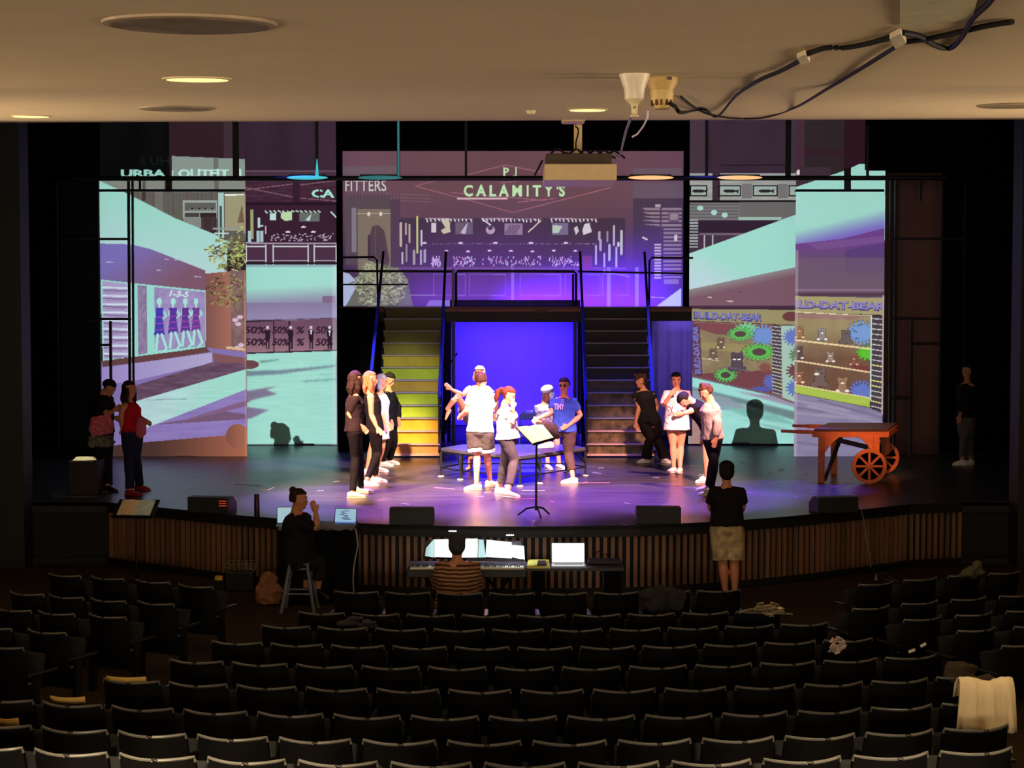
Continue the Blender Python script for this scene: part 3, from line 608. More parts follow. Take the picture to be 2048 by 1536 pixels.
def pic_centre():
    c = Canvas(685, 300, 1370, 613, (80, 52, 64), 1.2)
    c.put(c.Y > 0, grad((96, 62, 70), (62, 40, 60), lambda X, Y: (Y-380)/170)); c.grain(None, 3, 60, 60)
    for y in range(372, 440, 3): c.line(800, y, 1260, y, .8, (96, 64, 74), .5)
    c.rect(685, 332, 795, 352, (96, 78, 82)); c.rect(820, 330, 1200, 334, (98, 70, 78), .5); c.rect(1265, 336, 1362, 352, (96, 78, 84)); c.rect(1265, 365, 1370, 396, (92, 74, 84)); c.rect(1265, 396, 1370, 620, (60, 42, 58))
    for a in ((932, 350, 1010, 330), (1010, 330, 1080, 344), (868, 362, 830, 372), (830, 372, 950, 404), (950, 404, 1024, 425), (1024, 425, 1210, 378), (1210, 378, 1222, 374), (1000, 366, 1030, 363), (900, 385, 1090, 401), (1036, 404, 1110, 397)): c.line(*a, 1.8, (150, 92, 104))
    c.text('P', 1011.5, 344, 18, 10, (186, 222, 168), offset=.02); c.line(1031, 336, 1031, 352, 3, (186, 222, 168)); c.line(1031, 352, 1024, 353, 2.6, (186, 222, 168)); c.text("C A L A M I T Y 'S", 1028, 381, 24, 202, (182, 222, 168), offset=.03)
    c.text('FITTERS', 731, 371, 22, 82, (192, 200, 190), offset=.0); c.rect(685, 358, 775, 362, (80, 54, 64))
    for y in (383, 390, 396): c.line(690, y, 860, y+8, 1.4, (120, 96, 100), .7)
    c.rect(913, 395, 1014, 399, (206, 170, 178))
    c.rect(690, 390, 780, 530, (78, 64, 60)); [c.line(x, 384, x, 530, 1.2, (62, 46, 46)) for x in range(700, 800, 7)]
    c.rect(714, 418, 780, 540, (116, 104, 80)); c.line(714, 427, 780, 427, 1.8, (184, 172, 160)); c.rect(702, 416, 712, 505, (120, 112, 118))
    for x in (737, 761): c.ell(x, 428, 3, 4.5, (214, 196, 186))
    c.poly([(744, 452), (756, 450), (768, 462), (778, 520), (776, 530), (734, 530), (736, 480)], (70, 52, 46)); c.line(750, 452, 750, 525, 1.6, (98, 76, 66)); c.rect(735, 470, 739, 520, (50, 36, 34))
    c.rect(780, 400, 800, 560, (70, 48, 60)); c.rect(798, 436, 1250, 530, (52, 32, 52)); c.put((c.X > 798) & (c.X < 1250) & (c.Y > 436) & (c.Y < 615), grad((54, 34, 50), (62, 38, 78), lambda X, Y: (Y-450)/120))
    for x, y0, y1, col in ((801, 446, 492, (190, 166, 156)), (811, 448, 468, (176, 150, 146)), (818, 450, 484, (176, 160, 150)), (834, 434, 505, (186, 188, 112)), (842, 462, 490, (196, 180, 196)), (812, 490, 522, (146, 126, 130)), (804, 506, 526, (180, 170, 176)), (827, 502, 528, (160, 148, 150)), (841, 502, 528, (170, 160, 190)), (849, 500, 524, (160, 150, 180)),
                           (1191, 492, 528, (176, 166, 206)), (1200, 480, 500, (176, 160, 190)), (1208, 508, 545, (170, 160, 216)), (1218, 490, 520, (178, 170, 206)), (1227, 452, 490, (190, 176, 190)), (1232, 496, 536, (176, 176, 206)), (1242, 462, 508, (186, 186, 186)), (1214, 464, 482, (150, 130, 150)), (1198, 464, 480, (170, 160, 176)), (1236, 486, 492, (200, 190, 200))):
        c.line(x, y0, x, y1, 4.2, col)
    for a, b_ in ((850, 944), (962, 1082), (1100, 1192)):
        c.line(a, 437, b_, 438, 1.6, (160, 130, 150))
        for x in np.arange(a+2, b_, 8): c.line(x, 438, x+3.5*R2.random(), 441+3*R2.random(), 2.2, (224, 210, 220))
    c.rect(862, 446, 872, 465, (206, 190, 206)); c.poly([(881, 440), (898, 437), (900, 464), (886, 468), (881, 460), (890, 456)], (190, 186, 160)); c.rect(910, 444, 945, 469, (96, 82, 98)); c.poly([(920, 466), (935, 444), (930, 468)], (180, 180, 196)); c.line(964, 438, 980, 450, 3, (206, 196, 206)); c.ell(980, 460, 9, 8, (176, 150, 170)); c.ell(980, 456, 5, 4, (60, 36, 60))
    c.rect(1008, 447, 1044, 470, (140, 116, 140)); [c.line(1010+i*4, 468, 1020+i*4, 450, 2, (84, 60, 90)) for i in range(6)]; c.line(1056, 464, 1080, 442, 2.6, (206, 186, 176)); c.rect(1103, 446, 1136, 470, (110, 98, 130)); c.poly([(1104, 450), (1124, 452), (1116, 466), (1104, 466)], (176, 196, 170)); c.poly([(1147, 456), (1153, 452), (1157, 462), (1151, 470)], (200, 190, 200)); c.poly([(1168, 448), (1178, 446), (1183, 464), (1166, 470), (1164, 460)], (206, 196, 206))
    for i in range(110): c.line(*(lambda x: (x, 486+R2.random()*3, x+1.5, 488))(R2.uniform(858, 1190)), 1.3, (126, 96, 150))
    for x in (848, 920, 990, 1061, 1131): c.ell(x, 486, 4.5, 2, (226, 190, 236))
    for x in range(892, 1160, 43): c.ell(x, 501 + (x % 3), 4, 1.8, (220, 186, 240))
    for i in range(230):
        x = R2.choice((R2.uniform(862, 880), R2.uniform(905, 950), R2.uniform(962, 1080), R2.uniform(1098, 1160))); y = R2.uniform(512, 530)
        c.line(x, y, x+R2.uniform(-2, 2), y+R2.uniform(1, 5), 1.5, (170+R2.random()*50, 140+R2.random()*50, 220))
    c.line(790, 537, 1250, 537, 4, (98, 70, 110)); c.rect(1022, 534, 1027, 613, (112, 90, 170)); c.rect(1164, 512, 1184, 540, (110, 50, 90))
    for a, b_ in ((866, 930), (938, 1010), (1040, 1120), (1130, 1200), (1205, 1256)):
        for z in ((a, 548, b_, 549), (a, 590, b_, 591), (a, 548, a, 592), (b_, 548, b_, 592)): c.line(*z, 1.6, (104, 84, 150))
    for x in (1214, 1270): c.rect(x, 534, x+7, 613, (120, 110, 160))
    c.line(820, 590, 870, 590, 1.6, (150, 140, 160)); c.line(1220, 546, 1260, 554, 1.6, (140, 120, 160)); c.line(1300, 594, 1330, 596, 1.6, (150, 140, 160))
    for y in range(416, 560, 8):
        if y > 452: c.rect(1326, y, 1362, y+4.4, (132, 112, 122))
        else: c.poly([(1283, y), (1362, y), (1362, y+4.4), (1290+(y-416)*.9, y+4.4)], (136, 116, 126))
    c.rect(1319, 416, 1323, 560, (70, 50, 62)); c.rect(1310, 486, 1321, 557, (62, 44, 58)); [c.rect(1308, y, 1321, y+3.4, (178, 164, 176)) for y in range(488, 556, 6)]
    c.rect(1336, 423, 1358, 444, (96, 76, 90)); c.rect(1339, 427, 1355, 440, (140, 122, 130)); c.rect(1310, 408, 1320, 414, (170, 150, 156)); c.rect(1348, 470, 1354, 482, (196, 190, 196)); c.line(1285, 475, 1293, 479, 3, (220, 190, 196)); c.rect(1328, 558, 1358, 568, (120, 104, 120))
    c.poly([(685, 544), (698, 548), (718, 570), (690, 612), (685, 612)], (166, 176, 206)); c.poly([(1362, 576), (1362, 613), (1312, 613)], (176, 190, 206)); c.poly([(850, 613), (858, 600), (930, 600), (934, 613)], (110, 100, 160))
    c.poly([(690, 613), (708, 580), (716, 545), (736, 522), (760, 526), (800, 540), (812, 556), (825, 613)], (96, 98, 72))
    leaves(c, 760, 572, 54, 42, 420, ((132, 134, 100), (156, 158, 122), (84, 86, 60), (112, 112, 78), (172, 176, 140)), 9); leaves(c, 742, 540, 20, 18, 90, ((156, 160, 120), (120, 122, 86)), 8)
    c.C *= np.where(c.X > 1372, 0, 1)[..., None]
    return c
def cloth(fn, Y, name, label, cat='screen', ripple=.006, gain=1., m=None):
    if m is None: gain = .8 * ((Y - 4.0) / 26.9)**2 * 1.04
    c = fn(); x0, y0, x1, y1 = c.b
    base = P((x0+x1)/2, y1, Y); t = thing(name, label, cat, base, 'hanging picture cloths')
    o = c.mesh('cloth', Y, m or PIC_DIF, t, gain, ripple)
    if m is None: SIDE_CLOTHS.append(o)
    for u in (.2, .8): MB().bar(P(x0+(x1-x0)*u, y0, Y+.02), (P(x0+(x1-x0)*u, y0, Y).x, Y+.02, 9.08), .02).build('hanger', BLKMET, t)
    MB().box(P((x0+x1)/2, y1, Y+.02) + Vector((0, 0, .015)), ((x1-x0)/F*Y, .03, .03)).build('bottom_bar', BLKMET, t)
    MB().box(P((x0+x1)/2, y0, Y+.02), ((x1-x0)/F*Y+.1, .05, .05)).build('top_bar', BLKMET, t)
    return t
YLO, YLI, YRI, YRO, YC = 28.6, 30.9, 30.9, 28.6, 33.2
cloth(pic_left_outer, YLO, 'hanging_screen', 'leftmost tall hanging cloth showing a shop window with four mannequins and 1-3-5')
cloth(pic_left_inner, YLI, 'hanging_screen', 'tall hanging cloth left of the stage platform showing a balcony rail and pale floor')
cloth(pic_right_inner, YRI, 'hanging_screen', 'tall hanging cloth right of the dark stairs showing green gears and a small BUILD-DAT-BEAR sign')
cloth(pic_right_outer, YRO, 'hanging_screen', 'tall hanging cloth behind the orange cart showing shelves of toy bears')
cloth(pic_centre, YC, 'hanging_screen', "wide cloth above the platform showing a storefront lettered CALAMITY'S", ripple=.0, m=PIC_LIT)
# ---------------------------------------------------------------- cloths and black masking behind the set
CYC = mat('blue_lit_backdrop', (110, 96, 236), .95, var=.03, scale=3)  # blue of the stage light put into the cloth colour
def drape(name, x0, x1, y0, y1, Y, m_, label, cat='curtain', amp=.03, folds=9, group=None, top_cut=None):
    a = P(x0, y0, Y); c = P(x1, y1, Y); b = MB(); n = 80; rows = 10
    for i in range(rows + 1):
        for j in range(n + 1):
            u = j / n; x = a.x + (c.x-a.x)*u; z = a.z + (c.z-a.z)*i/rows
            b.v.append((x, Y + amp*sin(u*folds*2*pi + .5*sin(u*7))*(.4 + .6*i/rows), z))
    for i in range(rows):
        for j in range(n): b.f.append((i*(n+1)+j, i*(n+1)+j+1, (i+1)*(n+1)+j+1, (i+1)*(n+1)+j))
    o = b.build(name, m_, smooth=2); sm = o.modifiers.new('thick', 'SOLIDIFY'); sm.thickness = .012
    return tag(o, label, cat, group)
drape('backdrop_cloth', 900, 1160, 600, 850, 31.7, CYC, 'backdrop cloth coloured and lit deep blue, framed by the opening under the platform', 'backdrop', .012, 3)
drape('backdrop_cloth', 900, 1160, 851, 884, 31.75, mat('navy_cloth', (40, 36, 90), .9), 'dark blue strip of cloth below the blue backdrop', 'backdrop', .012, 3)
drape('side_drape', 1303, 1384, 642, 872, 29.9, mat('grey_violet_cloth', (120, 112, 150), .9, var=.08, scale=2), 'grey violet drape hanging to the right of the dark staircase', amp=.05, folds=3.5)
drape('masking_curtain', 676, 760, 616, 905, 29.5, BLACK, 'black curtain between the left cloth and the yellow green staircase', amp=.04, folds=5)
drape('dim_side_cloth', 1770, 1876, 346, 910, 29.0, mat('dim_brown_cloth', (120, 88, 82), .95, var=.1, scale=1.2), 'dim brown cloth seen through the right-hand black frame', amp=.01, folds=2)
drape('dim_side_cloth', 120, 197, 358, 900, 29.3, mat('dim_green_cloth', (14, 34, 30), .95), 'very dark green cloth at the far left of the stage', amp=.03, folds=6)
drape('masking_curtain', -80, 118, 200, 945, 29.6, BLACK, 'black curtain filling the far left side of the stage', amp=.06, folds=9)
drape('masking_curtain', 1886, 2150, 200, 945, 29.6, BLACK, 'black curtain filling the far right side of the stage', amp=.06, folds=9)
drape('masking_border', 680, 1376, 70, 300, 32.4, BLACK, 'black overhead border above the central cloth', amp=.05, folds=14)
drape('masking_border', 1734, 1960, -9, 340, 28.3, BLACK, 'black overhead border at the upper right of the stage', amp=.02, folds=5)
drape('masking_border', 60, 200, -9, 350, 28.3, BLACK, 'black overhead border at the upper left of the stage', amp=.02, folds=5)
for a, c_, lb in ((672, 686, 'left'), (1366, 1384, 'right')):
    p = P((a+c_)/2, 600, 31.2); MBo = MB().box((p.x, 31.2, 4.2), ((c_-a)/F*31.2, .06, 7.0))
    tag(MBo.build('masking_flat', BLACK), 'tall narrow black flat at the %s edge of the central cloth' % lb, 'flat')
# ---------------------------------------------------------------- overhead battens with their hangers and fixtures
t = thing('batten_pipe', 'long black horizontal pipe crossing the whole stage in front of the cloths', 'pipe', P(1024, 357, 27.6))
MB().tube([P(140, 357, 27.6), P(1892, 356, 27.6)], .042, 10).build('pipe', BLKMET, t, smooth=True)
for x, w_ in ((472, 12), (634, 6), (797, 6), (932, 5), (1413, 6), (1576, 11)):
    q = P(x, 357, 27.6); MB().bar(q, (q.x, q.y, 9.08), w_/F*27.6, .03).build('hanger', BLKMET, t)
t = thing('lower_batten', 'short black pipe below the long batten, across the leftmost picture cloth', 'pipe', P(340, 381, 27.8))
MB().tube([P(196, 381, 27.6), P(490, 381, 27.6)], .022, 8).build('pipe', BLKMET, t, smooth=True)
for x, w_ in ((280, 4), (338, 12)): MB().bar(P(x, 357, 27.6), P(x, 381, 27.6), w_/F*27.8, .03).build('hanger', BLKMET, t)
t = thing('lower_batten', 'short black pipe below the long batten, across the rightmost picture cloth', 'pipe', P(1680, 381, 27.8))
MB().tube([P(1592, 381, 27.6), P(1768, 381, 27.6)], .022, 8).build('pipe', BLKMET, t, smooth=True)
for x, y0, w_ in ((1695, 336, 13), (1735, 250, 5)): MB().bar(P(x, y0, 27.6), P(x, 381 if w_ > 6 else 357, 27.6), w_/F*27.8, .03).build('hanger', BLKMET, t)
def lampmat(n, c, s): return mat(n, c, .4, emit=c, es=s)
LW = lampmat('warm_strip_glow', (255, 196, 132), 1.0); LC = lampmat('cyan_strip_glow', (70, 190, 196), .9); LT = lampmat('teal_strip_glow', (52, 120, 122), .8)
for x0, x1, m_, lb in ((1256, 1347, LW, 'warm glowing strip light on the batten right of the projector'), (1434, 1524, LW, 'warm glowing strip light on the batten above the framed fish pictures'),
                       (574, 656, LC, 'cyan glowing strip on the batten above the lettering CA'), (716, 804, LT, 'dim teal glowing strip on the batten above the lettering FITTERS')):
    c0 = P((x0+x1)/2, 355.5, 27.5); L = (x1-x0)/F*27.5
    t = thing('glow_strip', lb, 'stage light', c0, 'strip lights on the batten')
    MB().box(c0 + Vector((0, .03, .03)), (L*.9, .1, .05)).build('housing', BLKMET, t)
    MB().ell(c0 + Vector((0, -.03, 0)), (L/2, .035, .036), n=12, m=12).build('tube', m_, t, smooth=2)  # tube emits the strip colour along the batten
for x, y0 in ((634, 318), (797, 246)):
    m_ = LC if x == 634 else LT
    q0, q1 = P(x, y0, 27.4), P(x, 352, 27.4); q0 = q0 if x == 634 else Vector((q1.x, q1.y, 9.08)); t = tag(MB().tube([q0, q1], [.008, .03] if x == 634 else .018, 8).build('glowing_hanger', m_), 'cyan lit hanger rising from the strip above CA' if x == 634 else 'thin teal lit hanger above the lettering FITTERS', 'pipe')  # hangers made emissive in place of light falling on them
# ---------------------------------------------------------------- black window-like frames standing on both sides
def frame(label, Y, bars, loc):
    t = thing('scenic_frame', label, 'frame', loc)
    for (x0, y0, x1, y1, w_) in bars:
        k = F / Y; MB().bar(P(x0, y0, Y), P(x1, y1, Y), w_/k, .04).build('bar', BLKMET, t)
    return t
g = lambda x, y: G(x, y)
YFL = 27.9; yb = (CAMZ - SZ)
frame('black metal frame standing in front of the leftmost picture cloth', YFL,
      [(257, 357, 261, 918, 5), (265, 357, 268, 918, 4), (196, 357, 202, 918, 4), (196, 478, 258, 478, 4), (200, 638, 262, 638, 9), (221, 642, 223, 918, 5), (202, 690, 222, 690, 5), (114, 357, 118, 900, 2), (114, 478, 198, 478, 3), (116, 640, 200, 640, 4)], G(230, 918))
frame('black metal frame standing at the right over the dim brown cloth', YFL,
      [(1783, 360, 1779, 920, 6), (1793, 360, 1788, 920, 6), (1885, 357, 1876, 960, 4), (1786, 478, 1882, 478, 5), (1784, 638, 1880, 638, 9), (1824, 642, 1820, 955, 5), (1822, 688, 1879, 688, 4), (1782, 797, 1822, 797, 4), (1841, 362, 1841, 402, 5)], G(1830, 940))
frame('thin black metal frame far right beside the dark curtain', 28.2, [(1930, 357, 1925, 955, 3), (1885, 478, 1930, 478, 2)], G(1926, 955))
# ---------------------------------------------------------------- raised platform with rails
YP = 30.2; DECK = P(1024, 613.5, YP).z
pt = thing('raised_platform', 'tall black stage platform with a lit front edge and pipe rails', 'platform', (P(1034, 613, YP).x, YP, SZ))
xl, xr = P(676, 613, YP).x, P(1384, 613, YP).x
MB().box(((xl+xr)/2, YP+.7, DECK-.03), (xr-xl, 1.4, .06)).build('deck', mat('worn_deck_board', (120, 74, 60), .6), pt)
MB().box(((xl+xr)/2, YP+.02, DECK-.075), (xr-xl, .05, .03)).build('edge_trim', mat('orange_lit_edge', (150, 84, 66), .5), pt)  # light along the deck edge painted as an orange-red trim
MB().box(((xl+xr)/2, YP+.04, DECK-.19), (xr-xl, .05, .2)).build('fascia', mat('black_wood', (20, 17, 17), .6), pt)
MB().box((P(1082, 622, YP).x, YP-.01, P(0, 622, YP).z), (.22, .02, .05)).build('bracket', mat('brown_bracket', (90, 64, 54), .6), pt)
RAIL = mat('dark_pipe', (34, 24, 30), .4, metal=.3, spec=.5)
POLE = mat('pale_pole', (170, 150, 170), .4)
def pipe(nm, pts, r=.022, m_=RAIL, par=None): return MB().tube(pts, r, 8).build(nm, m_, par or pt, smooth=True)
def pp(x, y, Y=YP): return P(x, y, Y)
pipe('rail', [pp(912, 612), pp(912, 546), pp(916, 542), pp(1148, 543), pp(1152, 547), pp(1152, 612)], .026)
pipe('post', [pp(906, 538), pp(906, 613)], .024, POLE); pipe('post', [pp(1146, 548), pp(1146, 613)], .02)
pipe('rail', [pp(676, 515), pp(748, 514), pp(754, 520), pp(756, 612)], .02)
pipe('rail', [pp(676, 542), pp(904, 543)], .022); pipe('rail', [pp(676, 569), pp(815, 569)], .014)
pipe('rail', [pp(1386, 516), pp(1304, 515), pp(1299, 521), pp(1298, 612)], .02); pipe('rail', [pp(1156, 543), pp(1370, 547)], .018)
for x in (907, 1150):
    a = pp(x, 640); pipe('platform_leg', [a, (a.x, a.y, SZ)], .035, mat('leg_grey', (96, 86, 104), .5))
for x in (690, 1375, 885, 1168):
    a = pp(x, 640); pipe('platform_leg', [(a.x, a.y+1.2, a.z), (a.x, a.y+1.2, SZ)], .035)
for x0, x1 in ((885, 903), (1155, 1172)):
    a, c_ = pp(x0, 640), pp(x1, 640)
    drape('side_curtain', x0+1, x1, 640, 868, 30.6, mat('violet_black', (38, 30, 66), .9), 'narrow dark cloth at the %s edge of the opening under the platform' % ('left' if x0 < 1000 else 'right'), amp=.02, folds=2)
    for k in range(2): MB().bar((a.x, 30.0, SZ+.5+k*.9), (c_.x+.1, 30.3, SZ+.9+k*.9), .025).build('brace', RAIL, pt)
# ---------------------------------------------------------------- the two staircases
def stair(label, xtl, xtr, xbl, xbr, risers, tread_m, rail_px, lbl_cols):
    n = 12; Y0, Y1 = 28.35, 30.15; tot = DECK - SZ - .02
    XL, XR = P(xbl, 915, Y0).x, P(xbr, 915, Y0).x
    t = thing('staircase', label, 'staircase', ((XL+XR)/2, Y0, SZ))
    dz = (tot - .0) / n; dy = (Y1-Y0)/n
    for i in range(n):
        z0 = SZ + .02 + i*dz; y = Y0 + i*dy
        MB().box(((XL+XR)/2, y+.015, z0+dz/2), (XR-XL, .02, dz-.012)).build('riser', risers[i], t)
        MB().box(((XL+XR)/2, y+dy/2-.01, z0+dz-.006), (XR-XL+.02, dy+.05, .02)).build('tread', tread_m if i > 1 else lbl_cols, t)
    if lbl_cols: MB().box(((XL+XR)/2, Y0+.03, SZ+.05), (XR-XL, .1, .035)).build('base_tread', lbl_cols, t)
    for x in (XL, XR):
        MB().bar((x, Y0, SZ+.08), (x, Y1, DECK-.1), .04, .2).build('stringer', RAIL, t)
        for dyy in (.12, 1.6): MB().lathe((x*.99, Y0+dyy, SZ+.045), [(.001, -.02), (.045, -.02), (.045, .02), (.001, .02)], 12, Matrix.Rotation(pi/2, 3, 'Y')).build('caster', BLKMET, t)
    for (xt, yt, xb_, yb_, yend) in rail_px:
        a, c_ = P(xt, yt, Y1+.2), P(xb_, yb_, Y0+.1); mdl = a.lerp(c_, .36)
        MB().bar(a, mdl, .045, .05).build('handrail', RAIL, t); MB().bar(mdl, c_, .05, .06).build('handrail', mat('blue_lit_rail', (56, 60, 235), .45), t)  # blue stage light painted into the lower part of the handrail
        MB().tube([c_, (c_.x, c_.y, SZ+.03)], .018, 6).build('rail_post', RAIL, t)
    return t
def sm(n, c, e=0): return mat(n, c, .55, var=.22, scale=4, bump=.15)
ys_ = [(224, 150, 100), (232, 168, 40), (226, 168, 30), (190, 158, 26), (160, 150, 24), (158, 168, 28), (140, 116, 34), (150, 158, 34), (140, 120, 30), (116, 108, 36), (104, 98, 34), (88, 82, 32)]
cols = [(230, 150, 92), (236, 176, 40), (228, 172, 34), (172, 190, 24), (172, 196, 24), (176, 142, 34), (160, 184, 26), (168, 152, 30), (120, 116, 34), (112, 106, 34), (96, 90, 30), (80, 76, 28)]  # yellow green paint that also carries warm light below and shade at the top
NOSE = mat('grey_tread', (150, 138, 160), .45); NOSEW = mat('pale_pink_tread', (232, 178, 168), .5)
stair('staircase with yellow green risers and blue lit handrails on the left', 765, 880, 756, 879,
      [mat('stair_lit_paint_%d' % i, c, .6, var=.15, scale=3) for i, c in enumerate(cols)], NOSE, [(767, 504, 743, 742, 915), (892, 504, 878, 796, 915)], NOSEW)
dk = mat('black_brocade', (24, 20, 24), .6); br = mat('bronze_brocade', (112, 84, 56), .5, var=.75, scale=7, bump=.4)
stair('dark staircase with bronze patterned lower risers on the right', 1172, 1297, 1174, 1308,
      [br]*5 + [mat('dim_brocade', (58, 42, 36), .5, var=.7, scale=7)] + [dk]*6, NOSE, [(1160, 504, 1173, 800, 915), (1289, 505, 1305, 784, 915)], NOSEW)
# ---------------------------------------------------------------- low platform in front of the stairs
b = MB(); fp = [(882, 953.5), (920.5, 960), (1040, 973.5), (1080, 967.5), (1171, 952), (1132, 945), (924, 945)]
PH = .455; pts = [G(x, y) + Vector((0, 0, PH)) for x, y in fp]
t = thing('low_platform', 'low folding stage platform with a shiny blue lit top, in the middle of the stage', 'platform', G(1026, 955))
b.prism([p - Vector((0, 0, .05)) for p in pts], (0, 0, -.02)); b.build('frame_rim', BLKMET, t)
MB().prism(pts, (0, 0, -.045)).build('deck', mat('dark_glossy_deck', (70, 70, 84), .3, var=.1), t)
for i, (x, y) in enumerate(fp[:7]):
    q = G(x, y); MB().bar(q + Vector((0, .03, .01)), q + Vector((0, .03, PH-.06)), .035).build('leg', BLKMET, t)
    MB().lathe(q + Vector((0, .03, .0)), [(.05, 0), (.05, .012), (.02, .02)], 12).build('foot', mat('pale_foot', (210, 200, 205), .5), t)
for a, c_ in ((0, 1), (1, 2), (2, 3), (3, 4), (4, 5), (5, 6), (6, 0)):
    qa, qc = G(*fp[a]) + Vector((0, .03, .14)), G(*fp[c_]) + Vector((0, .03, .14)); MB().bar(qa, qc, .018).build('crossbar', BLKMET, t)
    qa = G(*fp[c_]) + Vector((0, .03, .2)); qb = pts[c_].lerp(pts[a], .22) + Vector((0, 0, -.06)); MB().bar(qa, qb, .018).build('brace', BLKMET, t)
# folding chair on the far side
q = G(1066, 935); t = thing('folding_chair', 'blue lit folding chair behind the low platform', 'chair', q)
M1 = mat('navy_chair_paint', (40, 44, 120), .4); a = P(1040, 858, q.y); c_ = P(1078, 858, q.y)
def up(p, z): return Vector((p.x, p.y, z))
bt = P(0, 822, q.y).z; zs_ = P(0, 870, q.y).z
for p_ in (a, c_):
    MB().tube([up(p_, SZ), up(p_, zs_), up(p_, bt-.08)], .014, 8).build('leg', M1, t, smooth=True); MB().tube([up(p_, SZ) + Vector((0, -.35, 0)), up(p_, zs_+.05)], .014, 8).build('leg', M1, t, smooth=True)
MB().tube([up(a, bt-.08), up(a, bt-.03)+Vector((.03, 0, 0)), up(a, bt)+Vector((.1, 0, 0)), up(c_, bt)+Vector((-.1, 0, 0)), up(c_, bt-.03)+Vector((-.03, 0, 0)), up(c_, bt-.08)], .015, 8).build('back_frame', M1, t, smooth=True)
MB().box(((a.x+c_.x)/2, q.y-.16, zs_), (c_.x-a.x, .36, .03)).build('seat', M1, t, bevel=.01); MB().box(((a.x+c_.x)/2, q.y, bt-.09), (c_.x-a.x, .02, .12)).build('backrest', M1, t, bevel=.01)
# ---------------------------------------------------------------- orange wooden cart
q = G(1648, 966); Yc = q.y; Yb = Yc + 1.35; k = F / Yc
t = thing('wooden_cart', 'orange wooden push cart with spoked wheels at the right of the stage', 'cart', G(1700, 962))
OR = wood_mat('orange_cart_wood', (206, 106, 52), .25, .55, (4, 4, 4)); TOPM = wood_mat('dark_cart_top', (74, 44, 40), .3, .5, (2, 8, 8))
z1 = P(0, 862, Yc).z; z0 = P(0, 874, Yc).z
xa, xb = P(1627, 860, Yc).x, P(1775, 862, Yc).x
MB().prism([Vector((xa, Yc-.03, z1)), Vector((xb, Yc-.03, z1)), Vector((xb+.48, Yb, z1)), Vector((xa+.50, Yb, z1))], (0, 0, .03)).build('table_top', TOPM, t)
MB().box(((xa+xb)/2, Yc, (z1+z0)/2), (xb-xa, .04, z1-z0+.01)).build('apron', OR, t, bevel=.006)
MB().bar((xb, Yc, (z1+z0)/2), (xb+.48, Yb, (z1+z0)/2), .04, z1-z0).build('apron', OR, t); MB().bar((xa, Yc, (z1+z0)/2), (xa+.5, Yb, (z1+z0)/2), .04, z1-z0).build('apron', OR, t); MB().bar((xa+.5, Yb, (z1+z0)/2), (xb+.48, Yb, (z1+z0)/2), .04, z1-z0).build('apron', OR, t)
def L(x, y, Y=Yc): return P(x, y, Y)
def leg(x0, x1, y0, y1, Y, nm='leg'):
    a = P(x0, y0, Y); c_ = P(x1, y1, Y); return MB().box(((a.x+c_.x)/2, Y, (a.z+c_.z)/2), (c_.x-a.x, .07, a.z-c_.z)).build(nm, OR, t, bevel=.005)
ly = P(0, 866, Yc).z
def zleg(x0, x1, Y, zt=None, zb=SZ):
    a, c_ = P(x0, 900, Y), P(x1, 900, Y); MB().box(((a.x+c_.x)/2, Y, ((zt or z0+.02)+zb)/2), (c_.x-a.x, .07, (zt or z0+.02)-zb)).build('leg', OR, t, bevel=.005)
zleg(1637, 1649, Yc); zleg(1662, 1674, Yb); zleg(1746, 1758, Yc, None, SZ+.32); zleg(1768, 1779, Yb, None, SZ+.32)
def gus(x0, sgn, Y):
    a = P(x0, 874, Y); a = Vector((a.x, Y-.03, z0+.02)); s_ = .24*sgn
    MB().prism([a, a+Vector((s_, 0, 0)), a+Vector((s_*.5, 0, -.1)), a+Vector((0, 0, -.26))], (0, .05, 0)).build('gusset', OR, t)
gus(1649, 1, Yc); gus(1746, -1, Yc); gus(1674, 1, Yb); gus(1768, -1, Yb)
MB().bar(P(1649, 960, Yc), P(1680, 880, Yb), .05, .04).build('diagonal_brace', mat('dark_brace', (50, 28, 40), .6), t)
MB().bar((P(1690, 0, Yc).x, Yc+.7, SZ+.62), (P(1760, 0, Yc).x, Yc+.5, SZ+.5), .05, .07).build('stretcher', mat('dark_brace', (50, 28, 40), .6), t)
for Y, dx in ((Yc-.07, 0), (Yb+.02, 27)):
    a = P(1573, 852 + (9 if Y < Yb else 4), Yc) if dx == 0 else P(1592, 854, Yc)
    h = Vector((P(1572, 0, Yc).x if dx == 0 else P(1592, 0, Yb-.1).x, Yc+.12 if dx == 0 else Yb-.1, z1-.01)); e = Vector((P(1640, 0, Yc).x + (.15 if dx == 0 else .55), h.y, z1-.03))
    MB().bar(h, h.lerp(e, .35), .04, .045).build('handle', mat('pink_lit_handle', (190, 96, 60), .5), t); MB().bar(h.lerp(e, .35), e, .07, .06).build('handle', OR, t)
    cx = P(1748 + dx, 0, Y).x; R = .262; cz = SZ + R
    b = MB(); M9 = Matrix.Rotation(pi/2, 3, 'X')
    b.lathe((cx, Y, cz), [(R*.80, -.022), (R, -.022), (R, .022), (R*.80, .022), (R*.80, -.022)], 36, M9); wh = b.build('wheel', OR, t)
    for i in range(8):
        an = pi/8*2*i; d_ = Vector((cos(an), 0, sin(an))); MB().bar(Vector((cx, Y, cz)) + d_*.03, Vector((cx, Y, cz)) + d_*R*.84, .034, .03, up=(0, 1, 0)).build('spoke', OR, wh)
    MB().lathe((cx, Y, cz), [(.001, -.035), (.05, -.03), (.05, .03), (.001, .035)], 16, M9).build('hub', OR, wh)
MB().tube([(P(1748, 0, Yc).x, Yc-.07, SZ+.262), (P(1775, 0, Yb+.02).x, Yb+.02, SZ+.262)], .02, 8).build('axle', OR, t)
